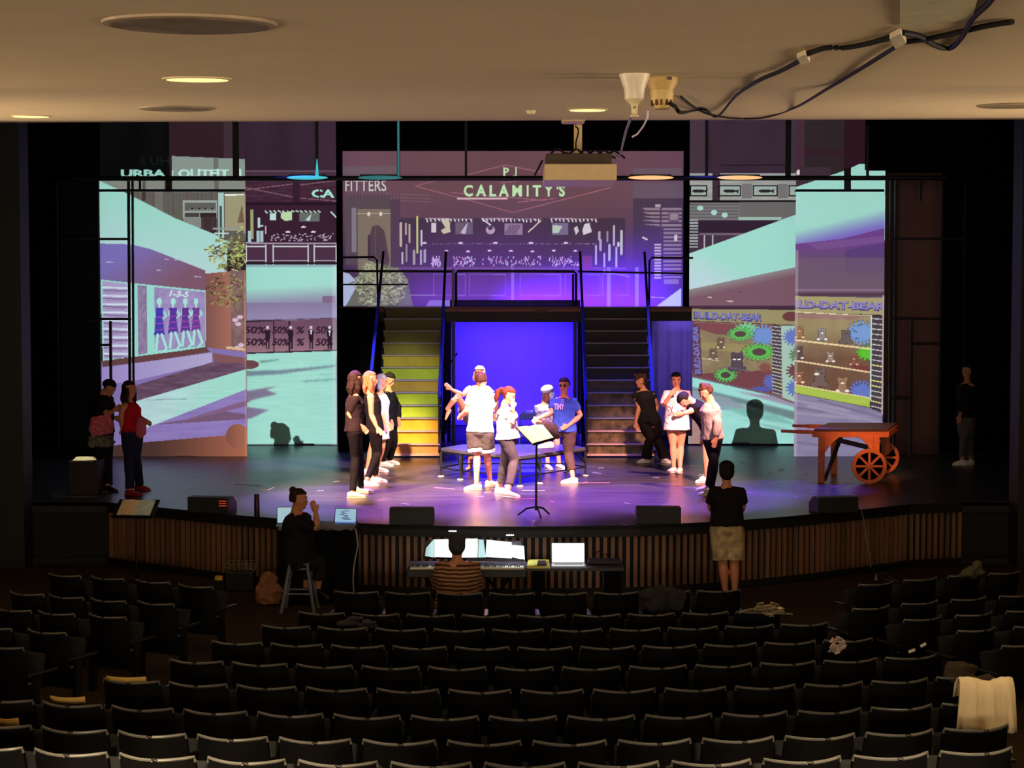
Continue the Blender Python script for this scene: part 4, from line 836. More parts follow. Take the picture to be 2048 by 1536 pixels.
# ---------------------------------------------------------------- conductor stand, monitors, tape
def music_stand(label, foot, zdesk, wd, hd, tilt, yaw, pages, z0, mm=None):
    t = thing('music_stand', label, 'music stand', foot)
    R_ = Matrix.Rotation(yaw, 3, 'Z') @ Matrix.Rotation(-tilt, 3, 'X')
    top = foot + Vector((0, 0, zdesk))
    def tp(x, y, z):
        if mm:
            u = x/wd + .5; v = z/hd + .5; n_ = (mm[1]-mm[0]).cross(mm[3]-mm[0]).normalized(); n_ = n_ if n_.y > 0 else -n_
            return (mm[0].lerp(mm[1], u)).lerp(mm[3].lerp(mm[2], u), v) + n_*y
        return top + R_ @ Vector((x, y, z))
    b = MB(); b.prism([tp(-wd/2, -.0, -hd/2), tp(wd/2, 0, -hd/2), tp(wd/2, 0, hd/2), tp(-wd/2, 0, hd/2)], tp(0, .014, 0) - tp(0, 0, 0)); b.build('desk', BLKMET, t)
    MB().prism([tp(-wd/2, -.04, -hd/2), tp(wd/2, -.04, -hd/2), tp(wd/2, 0, -hd/2), tp(-wd/2, 0, -hd/2)], R_ @ Vector((0, 0, -.01))).build('ledge', BLKMET, t)
    MB().tube([foot + Vector((0, 0, .08)), tp(0, .02, 0)], [.016, .012], 10).build('pole', BLKMET, t, smooth=True)
    for i in range(3):
        an = yaw + pi/2 + i*2*pi/3 + pi/3; d_ = Vector((cos(an), sin(an), 0))
        MB().tube([foot + d_*.02 + Vector((0, 0, .12)), foot + d_*.12 + Vector((0, 0, .10)), foot + d_*.24 + Vector((0, 0, .01))], [.014, .013, .011], 8).build('leg', BLKMET, t, smooth=True)
    return t, tp
def booklet(label, tp, wd, hd, m1, m2, loc, n='score'):
    t = thing(n, label, 'sheet music', loc)
    for sx, m_ in ((-1, m1), (1, m2)):
        b = MB(); pts = []
        for k_ in range(5):
            u = k_/4*wd/2*sx; lift = -.006 - .012*sin(pi*k_/4)
            pts.append((u, lift))
        for (u, l) in pts: b.v += [tuple(tp(u, l, -hd/2+.01)), tuple(tp(u, l, hd/2))]
        for k_ in range(4): b.f.append((2*k_, 2*k_+2, 2*k_+3, 2*k_+1))
        o = b.build('page', m_, t); s_ = o.modifiers.new('thick', 'SOLIDIFY'); s_.thickness = .006
    return t
PAPER = mat('cream_paper', (238, 226, 196), .8, var=.05, scale=20); PAPER2 = mat('grey_paper', (176, 186, 176), .8); PAPER3 = mat('tan_paper', (196, 168, 130), .8)
foot = G(1072, 1033); R0 = radians(40)
_c = [P(1066, 890, foot.y-.10), P(1110, 878, foot.y-.02), P(1086, 849, foot.y+.16), P(1031, 854, foot.y+.10)]
st_, tp = music_stand('black music stand alone near the front edge of the stage holding a cream score', foot, 1.02, .5, .36, radians(58), radians(14), 2, 0, _c)
booklet('open cream score on the music stand at the front of the stage', tp, .48, .34, PAPER, PAPER, foot + Vector((0, 0, 1.0)))
def wedge(label, x0, x1, ytop, ybot, rz, led=False):
    c_ = G((x0+x1)/2, ybot); k = F / c_.y; W = (x1-x0)/k; H = .205
    t = thing('floor_monitor', label, 'speaker', c_ + Vector((0, .2, 0)), 'floor monitors along the stage edge', rz)
    b = MB(); d = .34
    prof = [(-d/2, 0), (d/2, 0), (d/2, H*.55), (d*.1, H), (-d/2, H)]
    poly = [Vector((-W/2, y, z)) for y, z in prof]; b.prism(poly, (W, 0, 0))
    # built around the thing's own origin
    me_b = b.build('cabinet', mat('black_speaker_paint', (9, 9, 10), .55, bump=.3, scale=80), None, bevel=.008, base=(0, 0, 0)); me_b.parent = t; me_b.location = (0, 0, 0)
    g_ = MB().add([Vector((-W*.46, d/2+.002, .03)), Vector((W*.46, d/2+.002, .03)), Vector((W*.46, d/2+.002, H*.5)), Vector((-W*.46, d/2+.002, H*.5))], [(0, 1, 2, 3)]).build('grille', mat('perforated_grille', (24, 24, 26), .5, scale=200), None, base=(0, 0, 0)); g_.parent = t; g_.location = (0, 0, 0)
    h_ = MB().box((0, -d/2-.004, H*.6), (.1, .012, .03)).build('handle', BLKMET, None, base=(0, 0, 0)); h_.parent = t; h_.location = (0, 0, 0)
    if led:
        for z in (.10, .13, .16):
            l_ = MB().box((W/2-.07, -d/2-.004, z), (.1, .008, .011)).build('indicator', mat('red_led', (190, 50, 30), .4, emit=(190, 60, 40), es=.8), None, base=(0, 0, 0)); l_.parent = t; l_.location = (0, 0, 0)
    return t
wedge('black floor monitor with red lights at the left of the stage edge', 376, 462, 992, 1027, radians(-10), True)
wedge('black floor monitor on the stage edge left of the keyboard player', 778, 867, 1018, 1051, 0)
wedge('black floor monitor on the stage edge left of the man in patterned shorts', 1274, 1363, 1017, 1049, 0)
wedge('black floor monitor at the right of the stage edge with a white cable', 1630, 1716, 992, 1027, radians(10))
# gaffer tape marks
TP = mat('pale_tape', (196, 186, 200), .5); TPP = mat('pink_tape', (214, 120, 170), .5)
RT = random.Random(5)
tape = [(470, 968, 522, 971, 3, 1), (512, 979, 536, 979, 2, 0), (537, 980, 547, 975, 2, 0), (488, 993, 494, 993, 3, 0), (1052, 1040, 1080, 1041, 3, 0), (1068, 1040, 1064, 1052, 3, 0), (1052, 1052, 1072, 1053, 2, 0), (1243, 1044, 1252, 1051, 2, 1), (1378, 931, 1406, 932, 2, 0), (1480, 985, 1506, 986, 2, 1), (870, 975, 910, 978, 2, 1), (1142, 966, 1220, 965, 2, 1), (590, 1043, 640, 1046, 2, 0),
        (1590, 962, 1600, 963, 2, 0), (1600, 958, 1606, 961, 2, 0), (1581, 971, 1592, 970, 2, 0), (1622, 976, 1634, 978, 2, 0), (1593, 980, 1606, 982, 2, 0), (1560, 941, 1566, 940, 3, 0), (1608, 948, 1614, 947, 3, 0), (1664, 974, 1690, 971, 2, 1), (1482, 922, 1488, 926, 2, 0), (1044, 981, 1090, 981, 2, 0), (1030, 997, 1080, 998, 2, 1), (1185, 945, 1202, 947, 2, 0)]
for i in range(26):
    x = RT.uniform(600, 1640); y = RT.uniform(935, 1030); tape.append((x, y, x+RT.uniform(5, 14), y+RT.uniform(-1.5, 2), 1.6, RT.random() < .3))
tt = thing('tape_marks', 'scattered pale and pink tape marks stuck on the stage floor', 'tape', G(1024, 980))
for (x0, y0_, x1_, y1_, w_, pk) in tape:
    a, c_ = G(x0, y0_, SZ+.003), G(x1_, y1_, SZ+.003); MB().bar(a, c_, .022*w_/2, .003).build('strip', TPP if pk else TP, tt)
# ---------------------------------------------------------------- people
SKIN = mat('skin_light', (220, 146, 116), .55, var=.04, spec=.35); SKIN2 = mat('skin_tan', (188, 124, 90), .55, var=.04, spec=.35); SKIN3 = mat('skin_brown', (160, 104, 74), .5, var=.05, spec=.35)
def cl(name, c, var=.08): return mat('cloth_' + name, c, .85, var=var, scale=18, bump=.25, spec=.15)
def remesh(o, vox, disp=0., size=.12, it=4):
    r = o.modifiers.new('union', 'REMESH'); r.mode = 'VOXEL'; r.voxel_size = vox; r.use_smooth_shade = True
    s_ = o.modifiers.new('soften', 'SMOOTH'); s_.factor = .5; s_.iterations = it
    if disp:
        t = bpy.data.textures.get('fold%.2f' % size) or bpy.data.textures.new('fold%.2f' % size, 'CLOUDS'); t.noise_scale = size
        d = o.modifiers.new('folds', 'DISPLACE'); d.texture = t; d.strength = disp; d.mid_level = .5
    return o
def fvec(yaw): a = radians(yaw); return Vector((sin(a), -cos(a), 0)), Vector((cos(a), sin(a), 0))
def person(label, Y, head, neck, pelvis, yaw, arms, legs, skin=None, w=1.0, hyaw=None, pitch=0, roll=0, hair=None, top=None, bottom=None, shoes=None, floor=SZ, waist=None, chest=None, group=None, extra=None, seated=False):
    """head, neck, pelvis, elbow ... are (px, py[, depth offset]); arms/legs: {+1: ..., -1: ...} on the side vector"""
    skin = skin or SKIN
    def J(p): return P(p[0], p[1], Y + (p[2] if len(p) > 2 else 0))
    f, s = fvec(yaw); hc, nk, pv = J(head), J(neck), J(pelvis)
    up_ = (nk - pv).normalized()
    t = thing('person', label, 'person', (pv.x, pv.y, floor), group)
    ch = J(chest) if chest else pv.lerp(nk, .70) + f*.012; wa = J(waist) if waist else pv.lerp(nk, .36) + f*.006
    shp = nk - up_*.055
    cr = pv - up_*.10
    sh = {k: shp + s*(.150*w)*k - up_*.035 for k in (1, -1)}; hp = {k: pv + s*.088*k - up_*.03 for k in (1, -1)}
    B = MB()
    tp_, ta = [cr, pv - up_*.03, pv + up_*.06, wa, pv.lerp(ch, .75), ch, shp, nk + up_*.0], [.10*w, .165*w, .158*w, .135*w, .15*w, .165*w, .118*w, .062]
    tb = [.09*w, .118*w, .112*w, .098*w, .108*w, .115*w, .085*w, .058]
    B.loft(tp_, ta, tb, s, 16)
    B.loft([shp, nk + up_*.02, hc + (nk-hc)*.2], [.07, .054, .05], [.06, .054, .05], s, 12)
    # head
    hy, hs = fvec(hyaw if hyaw is not None else yaw)
    HM = Matrix((hs, -(-hy), Vector((0, 0, 1)))).transposed()      # columns: side, forward, up
    HM = HM @ Matrix.Rotation(radians(-pitch), 3, 'X') @ Matrix.Rotation(radians(roll), 3, 'Y')
    def H(x, y, z): return hc + HM @ Vector((x, y, z))
    HR = [(-.112, .024, .02, .058), (-.098, .044, .036, .046), (-.07, .058, .06, .022), (-.03, .069, .078, .008), (.01, .076, .09, 0), (.045, .079, .096, -.004), (.08, .069, .084, -.008), (.105, .042, .056, -.01), (.117, .014, .02, -.01)]
    B.loft([H(0, yo, z) for z, a, b_, yo in HR], [r[1] for r in HR], [r[2] for r in HR], HM @ Vector((1, 0, 0)), 16)
    B.loft([H(0, .078, .018), H(0, .094, -.004), H(0, .106, -.028), H(0, .085, -.036)], [.008, .011, .016, .012], n=8)
    B.ell(H(0, .082, .03), (.048, .012, .010), HM, 10, 6); B.ell(H(0, .082, -.056), (.026, .014, .012), HM, 10, 6); B.ell(H(0, .07, -.09), (.022, .016, .016), HM, 10, 6)
    for k in (1, -1): B.ell(H(.074*k, -.008, -.004), (.010, .02, .032), HM, 10, 6); B.ell(H(.04*k, .062, -.02), (.022, .02, .024), HM, 8, 6)
    # arms and hands
    AR = {}
    for k, a in arms.items():
        el, wr, ha = J(a[0]), J(a[1]), J(a[2]); AR[k] = (sh[k], el, wr)
        B.loft([shp + s*(.08*w*k) - up_*.01, sh[k], sh[k].lerp(el, .35), el, el.lerp(wr, .25), el.lerp(wr, .6), wr], [.058, .056, .049, .040, .043, .036, .026], n=12)
        hd = (ha - wr); L_ = max(.15, min(.19, hd.length)); hd.normalize()
        pn = a[3] if len(a) > 3 else None
        pal = Vector(pn).normalized() if pn else hd.cross(Vector((0, 1, 0))).normalized()        # across the palm
        pal = (pal - hd*pal.dot(hd)).normalized(); nn = hd.cross(pal)
        B.loft([wr - hd*.01, wr + hd*.03, wr + hd*.07, wr + hd*.095], [.025, .036, .041, .038], [.02, .017, .016, .013], pal, 10)
        for i, (fl, off) in enumerate(((.068, -.029), (.080, -.010), (.075, .010), (.058, .028))):
            r0 = wr + hd*.085 + pal*off; m1 = r0 + hd*fl*.5 + nn*.004; m2 = r0 + hd*fl*.85 + nn*.02 + pal*off*.15
            B.loft([r0 - hd*.02, r0, m1, m2], [.010, .0105, .0098, .0075], n=7)
        B.loft([wr + hd*.025 - pal*.02, wr + hd*.05 - pal*.045, wr + hd*.085 - pal*.058 + nn*.008], [.014, .0125, .009], n=7)
    # legs
    LG = {}; FT = {}
    for k, l in legs.items():
        kn = J(l[0]); ft = l[1]
        if ft[0] == 'air': an = J(ft[1:4]); fy = ft[4]; fp_ = ft[5]
        else:
            gp = G(ft[0], ft[1], floor); ff, _ = fvec(ft[2]); an = gp + Vector((0, 0, .085)) - ff*.06; fy = ft[2]; fp_ = 0
        ff, fs = fvec(fy); fd = (Matrix.Rotation(0, 3, 'X') @ (ff*cos(radians(fp_)) + Vector((0, 0, -sin(radians(fp_)))))).normalized(); fu = fs.cross(fd); fu = fu if fu.z > 0 else -fu
        LG[k] = (hp[k], kn, an); FT[k] = (an, fd, fs, fu)
        B.loft([pv + s*.07*k, hp[k], hp[k].lerp(kn, .5), kn, kn.lerp(an, .28), kn.lerp(an, .65), an], [.10*w, .098*w, .074*w, .054*w, .056*w, .042*w, .034], n=12)
        B.loft([an - fd*.05 - fu*.045, an - fd*.01 - fu*.04, an + fd*.07 - fu*.05, an + fd*.15 - fu*.062], [.03, .036, .04, .03], [.035, .04, .028, .014], fs, 10)
    remesh(B.build('body', skin, t), .0095)
    # face details
    dk_ = mat('dark_eye', (36, 24, 20), .3); lip = mat('lip', (176, 84, 78), .5)
    for k in (1, -1):
        e = MB().ell(H(.029*k, .083, .008), (.013, .009, .0085), HM, 8, 6).build('eye', mat('eye_white', (226, 220, 214), .3), t, smooth=2)
        MB().ell(H(.029*k, .090, .008), (.007, .005, .007), HM, 8, 6).build('iris', dk_, e, smooth=2)
        MB().ell(H(.030*k, .089, .030), (.017, .006, .004), HM, 8, 5).build('eyebrow', dk_, t, smooth=2)
    MB().ell(H(0, .096, -.058), (.021, .006, .0065), HM, 8, 5).build('mouth', lip, t, smooth=2)
    # clothes
    def sleeve(b_, k, frac, r):
        a0, el, wr = AR[k]; pts = [shp + s*(.06*w*k) - up_*.012, a0 + up_*.0]; rad = [.058, .068*r]
        ua = min(frac, 1.); q = [a0.lerp(el, ua*.5), a0.lerp(el, ua)]; pts += q; rad += [.063*r, .060*r]
        if frac > 1: pts += [el.lerp(wr, (frac-1)*.5), el.lerp(wr, frac-1)]; rad += [.056*r, .044*r]
        b_.loft(pts, rad, n=12)
    if top:
        c_, hem, slv, fit = top[:4]; b_ = MB(); g_ = .014 + .018*fit
        hemp = pv - up_*hem
        ins = [hemp, hemp.lerp(wa, .5), wa, ch.lerp(wa, .4), ch, shp - up_*.0, nk - up_*.02]
        ww = [.165*w+g_+.02*fit, .162*w+g_, .137*w+g_+.018*fit, .155*w+g_, .166*w+g_, .112*w+.010, .074]; dd = [.118*w+g_+.02*fit, .113*w+g_, .1*w+g_+.018*fit, .113*w+g_, .118*w+g_, .092*w+.012, .066]
        b_.loft(ins, ww, dd, s, 18)
        if slv > 0:
            for k in AR: sleeve(b_, k, slv, .94 + .22*fit)
        remesh(b_.build(top[4] if len(top) > 4 else 'shirt', c_, t), .011, .016 + .012*fit, .11, 3)
    if bottom:
        c_, frac, fit = bottom[:3]; b_ = MB(); g_ = .010 + .012*fit
        b_.loft([pv - up_*.10, pv - up_*.03, pv + up_*.06, pv + up_*.115], [.12*w, .166*w+g_, .159*w+g_, .145*w+g_], [.1*w, .12*w+g_, .113*w+g_, .104*w+g_], s, 16)
        for k in LG:
            a0, kn, an = LG[k]; pts = [pv + s*.07*k, a0, a0.lerp(kn, min(1, frac)*.5)]; rad = [.10*w+g_, .1*w+g_, .078*w+g_*(1+fit)]
            if frac <= 1: pts += [a0.lerp(kn, frac)]; rad += [.062*w + g_*(1.3+1.4*fit) + (1-frac)*.03]
            else:
                pts += [kn, kn.lerp(an, .3*(frac-1)), kn.lerp(an, .65*(frac-1)), kn.lerp(an, frac-1)]; rad += [.056*w+g_, .058*w+g_*(1+fit*.4), .045*w+g_*(1+fit), .037+g_*(1+2.*fit)]
            b_.loft(pts, rad, n=14)
        remesh(b_.build(bottom[3] if len(bottom) > 3 else 'trousers', c_, t), .011, .010+.012*fit, .09, 3)
    if shoes:
        for k, (an, fd, fs, fu) in FT.items():
            b_ = MB(); hb = shoes[1]
            b_.loft([an - fd*.075 - fu*.045, an - fd*.055 - fu*.042, an - fd*.0 - fu*.036, an + fd*.07 - fu*.045, an + fd*.14 - fu*.056, an + fd*.185 - fu*.062], [.028, .040, .043, .047, .045, .022], [.034, .045, .05, .036, .027, .014], fs, 12)
            b_.loft([an - fd*.02 - fu*.05, an - fd*.014 + fu*hb], [.042, .042 if hb < .1 else .046], n=12)
            so_ = remesh(b_.build('shoe', shoes[0], t), .010, it=2)
            MB().loft([an - fd*.08 - fu*.078, an - fd*.03 - fu*.078, an + fd*.08 - fu*.078, an + fd*.16 - fu*.078, an + fd*.19 - fu*.076], [.026, .041, .049, .046, .02], [.012]*5, fs, 12).build('sole', shoes[2] if len(shoes) > 2 else shoes[0], so_, smooth=2)
    # hair
    if hair:
        hm_, style = hair[0], hair[1]; b_ = MB(); o_ = len(b_.v); n_, m_ = 22, 14
        for i in range(m_ + 1):
            th = pi*i/m_
            for j in range(n_):
                ph = 2*pi*j/n_; d_ = Vector((sin(th)*cos(ph), sin(th)*sin(ph), -cos(th)))
                k_ = 1.0
                lowf = .30 if style != 'cap' else .2
                if d_.y > .12 and d_.z < lowf + .25*abs(d_.x)*0: k_ = .62
                if style in ('short',) and d_.z < -.35: k_ = .7
                if style in ('bun', 'pony') and d_.z < -.45: k_ = .7
                b_.v.append(tuple(H(0, -.010, .018) + HM @ Vector((d_.x*.093*k_, d_.y*.112*k_, d_.z*.112*k_ + .004))))
        for i in range(m_):
            for j in range(n_):
                a = o_ + i*n_ + j; b2 = o_ + i*n_ + (j+1) % n_; b_.f.append((a, b2, b2+n_, a+n_))
        b_.f.append(tuple(o_ + j for j in reversed(range(n_)))); b_.f.append(tuple(o_ + m_*n_ + j for j in range(n_)))
        dn = Vector((0, 0, -1))
        if style == 'long':
            Lh = hair[2]; back = H(0, -.06, -.02)
            b_.loft([H(0, -.045, .03), back + dn*.04, back + dn*Lh*.5 - hy*.02, back + dn*Lh - hy*.015], [.085, .098, .10, .06], [.05, .055, .045, .02], HM @ Vector((1, 0, 0)), 14)
            for k in (1, -1):
                q = H(.075*k, .01, .03); b_.loft([q, H(.084*k, .012, -.05), H(.09*k, .012, -.05) + dn*Lh*.42, H(.08*k, .03, -.05) + dn*Lh*.75], [.02, .03, .034, .014], [.035, .045, .04, .015], HM @ Vector((1, 0, 0)), 10)
        if style == 'bun': b_.ell(H(0, hair[2], hair[3]), (.045, .042, .04), HM, 12, 8)
        if style == 'pony': b_.loft([H(0, -.08, .05), H(0, -.13, .05), H(0, -.165, -.0), H(0, -.16, -.10), H(0, -.14, -.17)], [.03, .035, .045, .045, .012], [.03, .035, .04, .04, .012], HM @ Vector((1, 0, 0)), 10)
        if style == 'curly':
            for i in range(34):
                a = RT.uniform(0, 2*pi); z = RT.uniform(-.06, .11); rr = .088
                if sin(a) > .35 and z < .05: continue
                b_.ell(H(cos(a)*rr, sin(a)*.11 - .015, z), (.026, .026, .026), None, 8, 6)
        hname = 'hair'
        if style == 'cap':
            b_.ell(H(0, -.012, .08), (.094, .112, .075), HM, 16, 10); b_.ell(H(0, -.02, -.0), (.09, .104, .08), HM, 14, 8); hname = 'beanie' if len(hair) > 2 and hair[2] == 'beanie' else 'hair'
        remesh(b_.build(hname, hm_, t), .010, .016 if style != 'cap' else .004, .05, 2)
    return t, dict(H=H, HM=HM, sh=sh, J=J, pv=pv, nk=nk, f=f, s=s, up=up_, ch=ch, AR=AR, LG=LG, FT=FT)
def hairm(n, c): return mat('hair_' + n, c, .75, var=.35, scale=26, bump=.5, spec=.2)
HB, HA, HBL, HK, HS = hairm('brown', (44, 24, 18)), hairm('auburn', (92, 38, 24)), hairm('blonde', (180, 112, 74)), hairm('black', (24, 18, 20)), hairm('silver', (150, 150, 190))
BLK = cl('black', (22, 18, 20)); WHT = cl('white', (236, 230, 220), .03); NVY = cl('navy_black', (14, 17, 26)); GRY = cl('charcoal_denim', (84, 76, 82)); LEG = cl('black_leggings', (20, 15, 16))
SW = mat('white_shoe', (240, 232, 222), .6, var=.03); SP = mat('pale_pink_shoe', (240, 200, 200), .6, var=.03); SC_ = mat('cream_shoe', (238, 218, 176), .6, var=.03)
SK = mat('black_shoe', (16, 14, 16), .4); SR = mat('red_shoe', (150, 24, 46), .4)
def Yf(py, px=1024, z=SZ): return G(px, py, z).y
# 1 leftmost in black, brown hair
Y = Yf(993); P1, _ = person('person in black tee and leggings with long brown hair, leftmost on the lit stage', Y, (711, 760), (708, 787), (709, 860), 100, {-1: ((698, 829, -.12), (722, 851, -.12), (732, 862, -.1)), 1: ((702, 829, .2), (722, 850, .2), (732, 860, .2))},
    {-1: ((711, 915, -.03), (714, 996.5, 90)), 1: ((718, 912, .1), (730, 986, 80))}, hair=(HB, 'long', .2), top=(cl('black_tee', (40, 26, 28)), .02, .8, .5), bottom=(LEG, 1.97, .0, 'leggings'), shoes=(SC_, .0), hyaw=115, pitch=5)
# 2 blonde
Y = Yf(969); person('person with long blonde hair in black tank top and leggings', Y, (741, 759), (740, 783), (750, 857), 95, {-1: ((743, 830, -.15), (754, 855, -.2), (765, 868, -.25)), 1: ((756, 826, .2), (768, 850, .2), (772, 858, .15))},
    {-1: ((756, 905, 0), (741, 973, 90)), 1: ((752, 905, .12), (758, 965, 85))}, hair=(HBL, 'long', .2), top=(BLK, .03, 0, .1, 'tank_top'), bottom=(LEG, 1.9, 0, 'leggings'), shoes=(SP, .0), hyaw=85)
# 3 pale top behind
Y = Yf(950); person('person in long pale lavender top, half hidden behind the blonde one', Y, (762, 764), (760, 784), (760, 850), 80, {-1: ((762, 820, -.1), (772, 846, -.15), (776, 856, -.15)), 1: ((766, 818, .15), (776, 844, .1), (780, 854, .1))},
    {-1: ((744, 895, 0), (742, 949, 85)), 1: ((764, 893, .1), (762, 944, 80))}, hair=(HS, 'long', .1), top=(cl('lavender', (206, 196, 236), .04), .22, 1.3, .5, 'long_top'), shoes=(SP, .0), hyaw=75, pitch=15)
# 4 black sweater
Y = Yf(933); person('person in a dark sweater and black trousers with bright white shoes beside the left staircase', Y, (779, 760), (777, 780), (777, 846), 75, {-1: ((771, 818, -.2), (784, 844, -.25), (783, 858, -.28)), 1: ((795, 814, .1), (797, 838, 0), (798, 850, 0))},
    {-1: ((776, 882, -.1), (772, 933, 80)), 1: ((788, 882, .1), (786, 929, 70))}, hair=(HK, 'short'), top=(NVY, .06, 1.85, .8, 'sweater'), bottom=(LEG, 1.95, .2), shoes=(SW, .0), hyaw=50, pitch=25)
# 5 white tee back view
Y = Yf(977); t5, d5 = person('person in white tee and white-trimmed dark shorts, back turned, mid stage', Y, (963, 762), (963, 781), (960, 864), 172, {1: ((933, 822, .0), (917, 838, .3), (926, 826, .5)), -1: ((985, 822, .2), (975, 840, .45), (965, 836, .55))},
    {1: ((954, 912, 0), (945, 980, 285)), -1: ((974, 912, .05), (987, 973, 60))}, hair=(hairm('dark_red', (54, 26, 22)), 'short'), top=(WHT, -.0, .62, .8, 'tee'), bottom=(cl('dark_shorts', (66, 58, 58)), .62, 1.0, 'shorts'), shoes=(SC_, .0), hyaw=160)
b_ = MB()
for k in (1, -1):
    a0, kn, an = d5['LG'][k]; b_.loft([a0.lerp(kn, .60), a0.lerp(kn, .66), a0.lerp(kn, .80)], [.118, .126, .128], n=18)
remesh(b_.build('white_hem', WHT, t5), .011, .008, .09, 2)
# 6 raised leg
Y = Yf(941); t6, d6 = person('person with pale blonde hair kicking a bare leg up to the left', Y, (959, 747), (959, 768), (950, 834), 335, {-1: ((925, 790, -.3), (903, 779, -.3), (892, 769, -.3), (0, 0, 1)), 1: ((992, 796, -.1), (994, 826, -.1), (990, 838, -.1))},
    {-1: ((914, 792, -.45), ('air', 893, 820, -.35, 285, 60)), 1: ((944, 888, 0), (937, 941, 340))}, hair=(hairm('pale_blonde', (228, 196, 158)), 'long', .1), top=(WHT, .03, .6, .7, 'tee'), bottom=(cl('grey_shorts', (120, 108, 112)), .45, .8, 'shorts'), w=.95)
# 7 white sweater
Y = Yf(990); person('person with auburn ponytail in white sweater and grey jeans, hand at mouth', Y, (1017, 791), (1009, 812), (1015, 873), 70, {-1: ((1028, 842, -.15), (1026, 818, -.22), (1025, 803, -.2)), 1: ((1020, 846, .15), (1028, 848, -.05), (1022, 850, -.15))},
    {-1: ((1028, 922, -.05), (1024, 995, 60)), 1: ((1010, 922, .1), (1007, 987, 60))}, hair=(HA, 'pony'), top=(WHT, .03, 1.7, 1.0, 'sweater'), bottom=(GRY, 1.8, .35, 'jeans'), shoes=(SW, .09), hyaw=70, pitch=20)
# 8 seated behind
Y = Yf(934); t8, d8 = person('person in a white cap sitting behind the low platform', Y, (1095, 787), (1090, 806), (1088, 856), 30, {-1: ((1080, 830, -.05), (1090, 846, -.25), (1100, 850, -.3)), 1: ((1106, 830, 0), (1108, 846, -.2), (1102, 850, -.3))},
    {-1: ((1092, 868, -.25), (1098, 940, 20)), 1: ((1112, 868, -.25), (1122, 939, 30))}, hair=(HS, 'long', .16), top=(cl('pale_tee', (196, 190, 230), .04), .02, .7, .5, 'tee'), bottom=(cl('pale_skirt', (200, 180, 210)), .7, .4, 'shorts'), shoes=(SP, .0), hyaw=320, pitch=15)
MB().ell(d8['H'](0, -.005, .075), (.1, .118, .07), d8['HM'], 16, 10).build('cap', mat('white_cap', (226, 226, 240), .7), t8, smooth=2)
# 9 blue tee
Y = Yf(964); t9, d9 = person('person with glasses in a blue tee, one foot on the low platform', Y, (1128, 771), (1128, 792), (1127, 860), 350, {-1: ((1102, 826, -.05), (1078, 836, -.25), (1064, 845, -.32)), 1: ((1161, 831, 0), (1137, 851, -.15), (1124, 857, -.2))},
    {-1: ((1079, 847, -.30), ('air', 1098, 884, -.15, 300, 0)), 1: ((1137, 906, 0), (1138, 967, 275))}, skin=SKIN, hair=(HK, 'short'), top=(cl('royal_blue', (58, 84, 196), .05), .02, .62, .7, 'tee'), bottom=(cl('brown_trousers', (74, 56, 58)), 1.72, .5), shoes=(SW, .0), hyaw=345, pitch=5)
for k in (1, -1):
    MB().lathe(d9['H'](.031*k, .094, .007), [(.0185, -.002), (.0205, -.002), (.0205, .002), (.0185, .002), (.0185, -.002)], 14, d9['HM'] @ Matrix.Rotation(pi/2, 3, 'X')).build('glasses_rim', mat('dark_frame', (30, 20, 22), .4), t9)
def print_on(t, d, body, px, py, w, h, m_, Y, rot=0, name='print'):
    v, tr = textmesh(body, 1, .0, .01); lo, hi = v.min(0), v.max(0); k = F/Y; b_ = MB()
    c_ = P(px, py, Y)
    def f_(p): x = (p[0]-(lo[0]+hi[0])/2)/(hi[0]-lo[0])*w/k; z = (p[1]-(lo[1]+hi[1])/2)/(hi[1]-lo[1])*h/k; return Vector((c_.x + x*cos(rot) - z*sin(rot), c_.y, c_.z + z*cos(rot) + x*sin(rot)))
    b_.add([f_(p) for p in v], [tuple(int(i) for i in x) for x in tr]); return b_.build(name, m_, t)
PINKP = mat('pale_print', (240, 190, 220), .7)
for body, px, py, w_, h_ in (('TINY', 1118.5, 814.5, 20, 12), ('O', 1126, 803, 5, 7)):
    o_ = print_on(t9, d9, body, px, py, w_, h_, PINKP, Y-.30)
    sw = o_.modifiers.new('wrap', 'SHRINKWRAP'); sw.target = [c for c in t9.children if c.name.startswith('tee')][0]; sw.wrap_method = 'PROJECT'; sw.use_project_x = False; sw.use_project_y = True; sw.use_negative_direction = True; sw.offset = .016; sw.project_limit = .8
# 10 black vest
Y = Yf(927); person('person with curly hair in black vest and flared trousers by the dark staircase', Y, (1280, 762), (1286, 779), (1298, 838), 338, {-1: ((1278, 816, -.05), (1271, 845, -.1), (1275, 857, -.1)), 1: ((1314, 812, 0), (1309, 838, -.1), (1308, 850, -.1))},
    {-1: ((1300, 876, 0), (1287, 926, 300)), 1: ((1314, 876, .1), (1333, 926, 30))}, skin=SKIN3, hair=(HB, 'curly'), top=(BLK, .02, .28, .25, 'vest'), bottom=(LEG, 1.97, .9), shoes=(SW, .0), hyaw=325, pitch=5)
# 11 pale dress tee
Y = Yf(945); t11, d11 = person('person in a long pale pink printed tee with bare legs, hand at chin', Y, (1352, 760), (1353, 778), (1353, 843), 2, {-1: ((1327, 811, -.08), (1341, 790, -.22), (1350, 779, -.2)), 1: ((1381, 812, 0), (1366, 826, -.22), (1350, 828, -.25))},
    {-1: ((1346, 892, 0), (1343, 946, 320)), 1: ((1361, 893, .05), (1358, 947, 340))}, hair=(HK, 'bun', -.10, -.02), top=(cl('pale_pink', (246, 214, 222), .04), .13, .95, 1.0, 'long_tee'), bottom=(BLK, .3, .3, 'shorts'), shoes=(SP, .0), hyaw=358, pitch=8, w=1.05)
o_ = print_on(t11, d11, 'SX', 1341, 822, 12, 20, mat('dark_print', (90, 50, 60), .7), Y-.34, .1)
